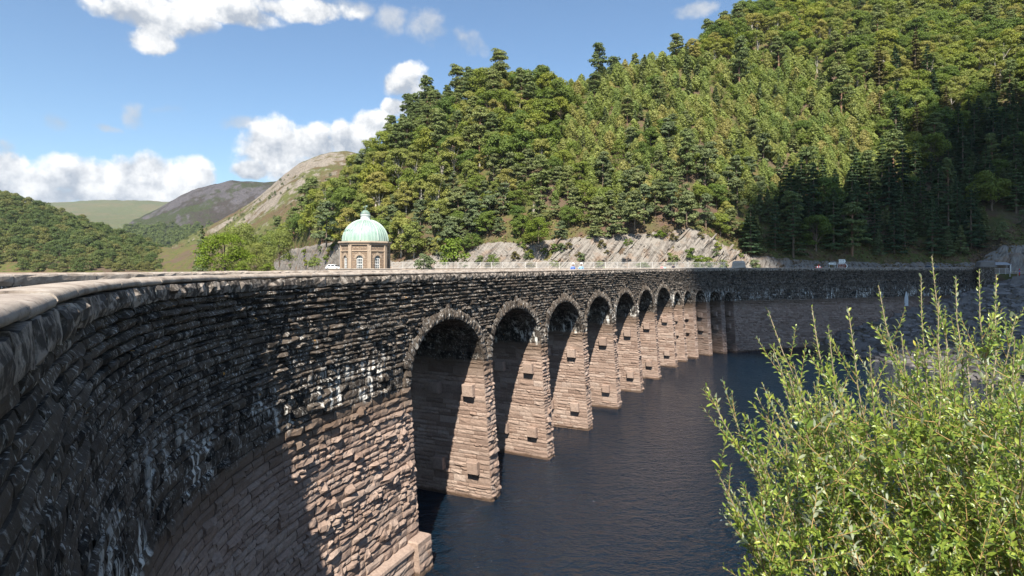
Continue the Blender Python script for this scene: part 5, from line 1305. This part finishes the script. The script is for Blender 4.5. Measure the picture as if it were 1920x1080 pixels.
o = put('lamp_head', MB().rings([[(-.28, -.12, z_), (.12, -.12, z_), (.12, .12, z_), (-.28, .12, z_)] for z_ in (5.15, 5.3)]).mesh('lamp_head', M_WHITE), lp); o.matrix_parent_inverse = Matrix()

# ---------------------------------------------------------------- walkers on the road behind the parapet
def skin_mat(c, nm): return plain(nm, c, .6, .06, 8)
SKIN = skin_mat((.55, .32, .23), 'skin'); HAIR = plain('hair', (.06, .04, .03), .7); SHOE = plain('shoe', (.05, .045, .04), .7)
def person(x, back, face, shirt, legs, label, hat=None, lean=0.0, arm=(1, 1), height=1.72, pack=None):
    ss_ = np.linspace(0, S_END, 4000); P_ = W(ss_, np.full(4000, TOP), np.full(4000, -back)); i = np.argmin(abs(P_[:, 0] / np.maximum(P_[:, 1], .1) - (x - 960) / FPX))
    t = thing('person', label, 'person', (P_[i, 0], P_[i, 1], ROAD + .006), face); t.scale = (height / 1.72,) * 3
    J = {'pelvis': (0, 0, .95, .135), 'waist': (0, -.02 - lean * .1, 1.10, .125), 'chest': (0, -.02 - lean * .3, 1.30, .145), 'neckb': (0, -.01 - lean * .45, 1.44, .075), 'neck': (0, -.02 - lean * .5, 1.50, .052), 'head': (0, -.04 - lean * .6, 1.59, .088), 'crown': (0, -.03 - lean * .6, 1.68, .075)}
    E = [('pelvis', 'waist'), ('waist', 'chest'), ('chest', 'neckb'), ('neckb', 'neck'), ('neck', 'head'), ('head', 'crown')]
    for s_, nm, bend in ((-1, 'l', arm[0]), (1, 'r', arm[1])):
        c = J['chest']; J['sh' + nm] = (s_ * .185, c[1] + .0, 1.385, .062); J['el' + nm] = (s_ * .25, c[1] + .02, 1.12, .045)
        J['wr' + nm] = (s_ * (.12 if bend else .25), c[1] - (.26 if bend else .06), 1.14 if bend else .88, .032); J['ha' + nm] = (s_ * (.08 if bend else .25), c[1] - (.33 if bend else .1), 1.17 if bend else .79, .036)
        J['hip' + nm] = (s_ * .095, 0, .88, .098); J['kn' + nm] = (s_ * .105, -.03 * s_, .49, .066); J['an' + nm] = (s_ * .11, .05 * s_, .09, .045); J['to' + nm] = (s_ * .12, .05 * s_ - .16, .035, .035)
        E += [('chest', 'sh' + nm), ('sh' + nm, 'el' + nm), ('el' + nm, 'wr' + nm), ('wr' + nm, 'ha' + nm), ('pelvis', 'hip' + nm), ('hip' + nm, 'kn' + nm), ('kn' + nm, 'an' + nm), ('an' + nm, 'to' + nm)]
    names = list(J); me = bpy.data.meshes.new('body'); me.from_pydata([J[k_][:3] for k_ in names], [(names.index(a_), names.index(b_)) for a_, b_ in E], []); me.update()
    o = bpy.data.objects.new('body', me); col.objects.link(o)
    sk = o.modifiers.new('skin', 'SKIN'); sk.use_smooth_shade = True
    for k_, sv in zip(names, me.skin_vertices[0].data): sv.radius = (J[k_][3], J[k_][3] * (.8 if k_ in ('chest', 'waist', 'pelvis') else 1)); sv.use_root = k_ == 'pelvis'
    su = o.modifiers.new('sub', 'SUBSURF'); su.levels = 1; su.render_levels = 1
    dg = bpy.context.evaluated_depsgraph_get(); m2 = bpy.data.meshes.new_from_object(o.evaluated_get(dg)); m2.name = 'body'
    o.modifiers.clear(); o.data = m2
    for mt in (shirt, legs, SKIN, SHOE, HAIR): m2.materials.append(mt)
    for p in m2.polygons:
        c = p.center; ax_ = abs(c.x)
        armz = ax_ > .2 or (c.y < J['chest'][1] - .17 and c.z > 1.0)
        if c.z > 1.47: p.material_index = 4 if (c.z > 1.62 or (c.y > J['head'][1] + .02 and c.z > 1.54)) else 2
        elif armz and c.z < 1.2: p.material_index = 2
        elif c.z > .93: p.material_index = 0
        elif c.z > .09: p.material_index = 2 if armz else 1
        else: p.material_index = 3
    o.parent = t
    hc = J['head']
    nose = MB().rings([[(-.018, hc[1] - .085, 1.585), (.018, hc[1] - .085, 1.585), (.012, hc[1] - .08, 1.62), (-.012, hc[1] - .08, 1.62)], [(-.01, hc[1] - .115, 1.585), (.01, hc[1] - .115, 1.585), (.006, hc[1] - .09, 1.615), (-.006, hc[1] - .09, 1.615)]])
    q = put('nose', nose.mesh('nose', SKIN), t); q.matrix_parent_inverse = Matrix()
    if hat is not None:
        hm = MB().lathe([(.165 if hat[1] else .115, 1.655), (.16 if hat[1] else .112, 1.67), (.108, 1.68), (.1, 1.73), (.07, 1.775), (.01, 1.785)], 16, (0, hc[1] + .01, 0))
        if not hat[1]: hm.box(-.08, .08, hc[1] - .2, hc[1] - .09, 1.66, 1.675)
        q = put('hat', hm.mesh('hat', hat[0], True), t); q.matrix_parent_inverse = Matrix()
    return t
cl = lambda n_, c: plain(n_, c, .8, .12, 12)
WHITEHAT = cl('white_cotton', (.8, .8, .78))
person(1073.5, 1.1, .55, cl('blue_tshirt', (.13, .22, .6)), cl('stone_shorts', (.3, .26, .2)), 'person in a mid-blue T-shirt and white sun hat walking behind the parapet', (WHITEHAT, True), .1, (0, 1), 1.7)
person(1089, 1.2, .35, cl('pale_blue_shirt', (.3, .5, .75)), cl('navy_trousers', (.03, .04, .08)), 'person in a pale blue shirt and white cap walking behind the parapet', (WHITEHAT, False), .15, (0, 0), 1.72)
person(1241, 1.3, 2.6, cl('pink_top', (.75, .2, .22)), cl('grey_trousers', (.12, .12, .13)), 'person with dark hair in a coral pink top behind the parapet', None, .1, (0, 0), 1.64)
person(1245.5, 1.8, 2.6, cl('turquoise_top', (.25, .6, .65)), cl('beige_trousers', (.35, .3, .22)), 'person in a pale turquoise top close behind the one in pink', None, .1, (0, 0), 1.6)
person(1262.5, 1.2, 2.9, cl('navy_jacket', (.012, .018, .04)), cl('dark_jeans', (.03, .035, .06)), 'person in a navy jacket bending forward over the far parapet', None, .75, (0, 0), 1.78)
# ---------------------------------------------------------------- willow bush on the near bank
def willow():
    r = np.random.RandomState(21); B0 = np.array([2.75, 3.55, 10.6])
    bush = thing('willow_bush', 'leafy young willow bush with upright sunlit shoots growing on the near bank over the water', 'bush', tuple(B0))
    def P(x, y, Y): return np.array(at(x, y, Y))
    edge = [(1325, 725, 3.2), (1342, 880, 3.0), (1378, 965, 3.1), (1400, 1045, 3.0), (1372, 770, 3.4), (1440, 582, 3.4), (1522, 575, 3.5), (1450, 655, 3.2), (1590, 578, 3.3), (1553, 612, 3.0), (1647, 535, 3.3),
            (1747, 480, 3.2), (1727, 520, 3.5), (1792, 520, 3.4), (1836, 508, 3.1), (1868, 515, 3.5), (1905, 590, 3.0), (1690, 625, 3.0), (1478, 700, 2.9), (1416, 735, 3.0), (1420, 840, 2.8), (1655, 585, 3.6), (1760, 560, 2.9), (1940, 560, 3.4), (1990, 600, 3.2), (2060, 640, 3.5)]
    tips = [(P(*e), True) for e in edge]
    while len(tips) < 215:
        x = r.uniform(1385, 2120); y = r.uniform(590, 1250); Y = r.uniform(2.5, 4.5)
        lo = np.interp(x, [1400, 1450, 1550, 1650, 1720, 1850, 2000, 2200], [950, 680, 640, 620, 580, 580, 600, 700])
        lo2 = np.interp(x, [1380, 1420], [1500, 0])
        if y < lo + 10: continue
        tips.append((P(x, y, Y), False))
    stems = []; shoots = []
    roots = [B0 + [r.uniform(-.35, .5), r.uniform(-.3, .4), 0] for _ in range(14)]
    for i, (t, e) in enumerate(tips):
        b = roots[i % 14]; d = t - b; L = np.linalg.norm(d)
        # arch outwards low down, straighten at the tip
        c1 = b + np.array([d[0] * .25, d[1] * .25, d[2] * .5]); c2 = t - np.array([d[0] * .22, d[1] * .22, .30 * abs(d[2]) + .10]) * (1.0 if e else .8)
        u = np.linspace(0, 1, 14)[:, None]; C = (1 - u) ** 3 * b + 3 * (1 - u) ** 2 * u * c1 + 3 * (1 - u) * u ** 2 * c2 + u ** 3 * t
        C[1:-1] += r.normal(size=(12, 3)) * .008
        stems.append((C, np.linspace(.013 if e else .010, .0022, 14)))
        # leafy leader
        k0 = 8 if e else 9; shoots.append((C[k0:], True))
        dirs = np.gradient(C, axis=0)
        for q in range(13 if e else 10):
            k_ = r.randint(5, 13); p0 = C[k_] + (C[min(k_ + 1, 13)] - C[k_]) * r.rand(); dv = dirs[k_] / np.linalg.norm(dirs[k_]); side = r.normal(size=3); side -= dv * side.dot(dv); side /= np.linalg.norm(side)
            l = r.uniform(.12, .40) * (1 - .45 * (k_ - 5) / 8); v = dv * .75 + side * r.uniform(.45, .8) + np.array([0, 0, .35]); v /= np.linalg.norm(v)
            uu = np.linspace(0, 1, 6)[:, None]; S = p0 + v * l * uu + np.array([0, 0, .22]) * l * uu ** 2
            x_, y_ = px_of(S[-1])
            if y_ < np.interp(x_, [1330, 1440, 1460, 1700, 1750, 1830, 1920], [700, 600, 590, 560, 500, 530, 560]) + 15: continue
            shoots.append((S, False))
    # inner twigs filling the body of the bush
    nf = 0
    while nf < 1450:
        x = r.uniform(1395, 2080); y = r.uniform(640, 1220); Y = r.uniform(2.55, 4.4)
        if y < np.interp(x, [1395, 1450, 1550, 1650, 1720, 1850, 2000, 2200], [980, 800, 770, 740, 710, 700, 720, 780]) + 120 * r.rand(): continue
        if x < np.interp(y, [700, 860, 960, 1080], [1440, 1400, 1395, 1420]): continue
        p0 = P(x, y, Y); v = np.array([r.normal() * .7 - .25, r.normal() * .7 - .1, r.uniform(.05, 1.0)]); v /= np.linalg.norm(v); l = r.uniform(.12, .3)
        uu = np.linspace(0, 1, 5)[:, None]; shoots.append((p0 + v * l * uu + np.array([0, 0, .2]) * l * uu ** 2, False)); nf += 1
    st = MB()
    big = sorted(range(len(stems)), key=lambda i: -stems[i][1][0])
    for n_, i in enumerate(big):
        if n_ < 26: put('stem', MB().tube(stems[i][0], stems[i][1], 6).mesh('stem', M_STEM, True), bush)
        else: st.tube(stems[i][0], stems[i][1], 5)
    kind(put('branches', st.mesh('branches', M_STEM, True), bush), 'stuff')
    tw = MB(); LP = []; LD = []; LN = []; LL = []; LT = []
    for S, lead in shoots:
        if not lead: tw.tube(S, np.linspace(.0021, .0009, len(S)), 4)
        seg = np.r_[0, np.cumsum(np.linalg.norm(np.diff(S, axis=0), axis=1))]; s = r.uniform(.0, .02) + (seg[-1] * .05); ph = r.uniform(0, 6.28)
        while s < seg[-1]:
            p = np.array([np.interp(s, seg, S[:, j]) for j in range(3)]); k_ = min(np.searchsorted(seg, s), len(S) - 1); ax = S[k_] - S[k_ - 1]; ax /= np.linalg.norm(ax) + 1e-9
            h = np.cross(ax, [0, 1, .1]); h /= np.linalg.norm(h) + 1e-9; g = np.cross(ax, h); ph += 2.4 + r.uniform(-.3, .3); rad = math.cos(ph) * h + math.sin(ph) * g
            near_tip = s / seg[-1]; sp = .9 - .45 * near_tip
            d = ax * (1 - sp * .55) + rad * sp * 1.0 + np.array([0, 0, .08]) + r.normal(size=3) * .12; d /= np.linalg.norm(d)
            nn = ax - d * ax.dot(d) + r.normal(size=3) * .22; nn -= d * nn.dot(d); nn /= np.linalg.norm(nn) + 1e-9
            LT.append(near_tip ** 3 * (1.0 if lead else .5)); LP.append(p); LD.append(d); LN.append(nn); LL.append(r.uniform(.027, .060) * (1 - .45 * near_tip ** 2) * (1.0 if lead else .92))
            s += r.uniform(.0085, .0145) * (1.0 if lead else 1.05)
    kind(put('twigs', tw.mesh('twigs', M_TWIG, True), bush), 'stuff')
    LP, LD, LN, LL = map(np.array, (LP, LD, LN, LL)); n = len(LP)
    # leaf blade: obovate, folded along the midrib, tip bent back (8 triangles)
    T = np.array([(0, 0, 0), (.32, .15, .04), (.36, 0, 0), (.32, -.15, .04), (.70, .165, .015), (.70, 0, -.03), (.70, -.165, .015), (1, 0, -.10)])
    FT = np.array([[0, 2, 1], [0, 3, 2], [2, 5, 4], [2, 4, 1], [3, 6, 5], [3, 5, 2], [5, 7, 4], [6, 7, 5]])
    side = np.cross(LN, LD); wd = r.uniform(.8, 1.25, n); bend = r.uniform(.2, 2.2, n)
    V = LP[:, None] + LL[:, None, None] * (T[None, :, 0, None] * LD[:, None] + (T[None, :, 1] * wd[:, None])[..., None] * side[:, None] + (T[None, :, 2] * np.where(T[None, :, 0] > .6, bend[:, None], 1))[..., None] * LN[:, None])
    rn = np.clip(r.beta(1.9, 2.3, n) * .85 + np.array(LT) * .18, 0, 1)
    c = V.mean(1); px, py = px_of(c); nrm = np.cross(V[:, 4] - V[:, 3], V[:, 6] - V[:, 1]); dv = c - [0, 0, CAMZ]; ds = np.linalg.norm(dv, axis=1)
    area = np.abs((nrm * dv).sum(1)) / ds ** 3; inn = (px > 0) & (px < 1920) & (py > 0) & (py < 1080)
    # leaves in front hide others: count only those with few leaves before them
    key = np.round(px / 9).astype(int) * 1000 + np.round(py / 9).astype(int); front = np.zeros(n, bool); seen = set()
    for i in np.argsort(ds):
        if key[i] not in seen: front[i] = True; seen.add(key[i])
    area = np.where(inn & front, area, 0); order = np.argsort(-area)[:290]
    for i in order:
        o = put('leaf', mesh_np('leaf', V[i] - LP[i], FT, M_WILLOW, True, rnd=rn[i]), bush, LP[i])
    keep = np.ones(n, bool); keep[order] = False; V = V[keep]
    F = (FT[None] + (np.arange(len(V)) * 8)[:, None, None]).reshape(-1, 3)
    kind(put('foliage', mesh_np('foliage', V.reshape(-1, 3), F, M_WILLOW, True, rnd=np.repeat(rn[keep], 8)), bush), 'stuff')
    print('LEAVES', n)
willow()
# a few tufts on the bank so that it is not bare from the side
def tufts():
    r = np.random.RandomState(3); P_ = []; D_ = []
    for _ in range(2500):
        x = r.uniform(.3, 9); y = r.uniform(-6, 2.2); P_.append((x, y, 12.3 + r.uniform(0, .1))); D_.append(r.normal(size=3) * [1, 1, .2])
    kind(put('grass', crown_mesh('grass', np.array(P_), np.array(D_), .09, M_GORSE, r)), 'stuff')
tufts()
# ---------------------------------------------------------------- the air of the valley
def haze():
    m = bpy.data.materials.new('valley_air'); m.use_nodes = True; N = NT(m.node_tree)
    v = N.n('VolumePrincipled', i_Color=(.72, .82, .95), i_Density=.00007, i_Anisotropy=.2)
    o = N.n('OutputMaterial'); N.t.links.new(v.outputs[0], o.inputs['Volume'])
    b = MB().box(-4200, 4200, -700, 6200, -3.6, 560)
    kind(put('haze', b.mesh('haze', m)), 'stuff')
haze()
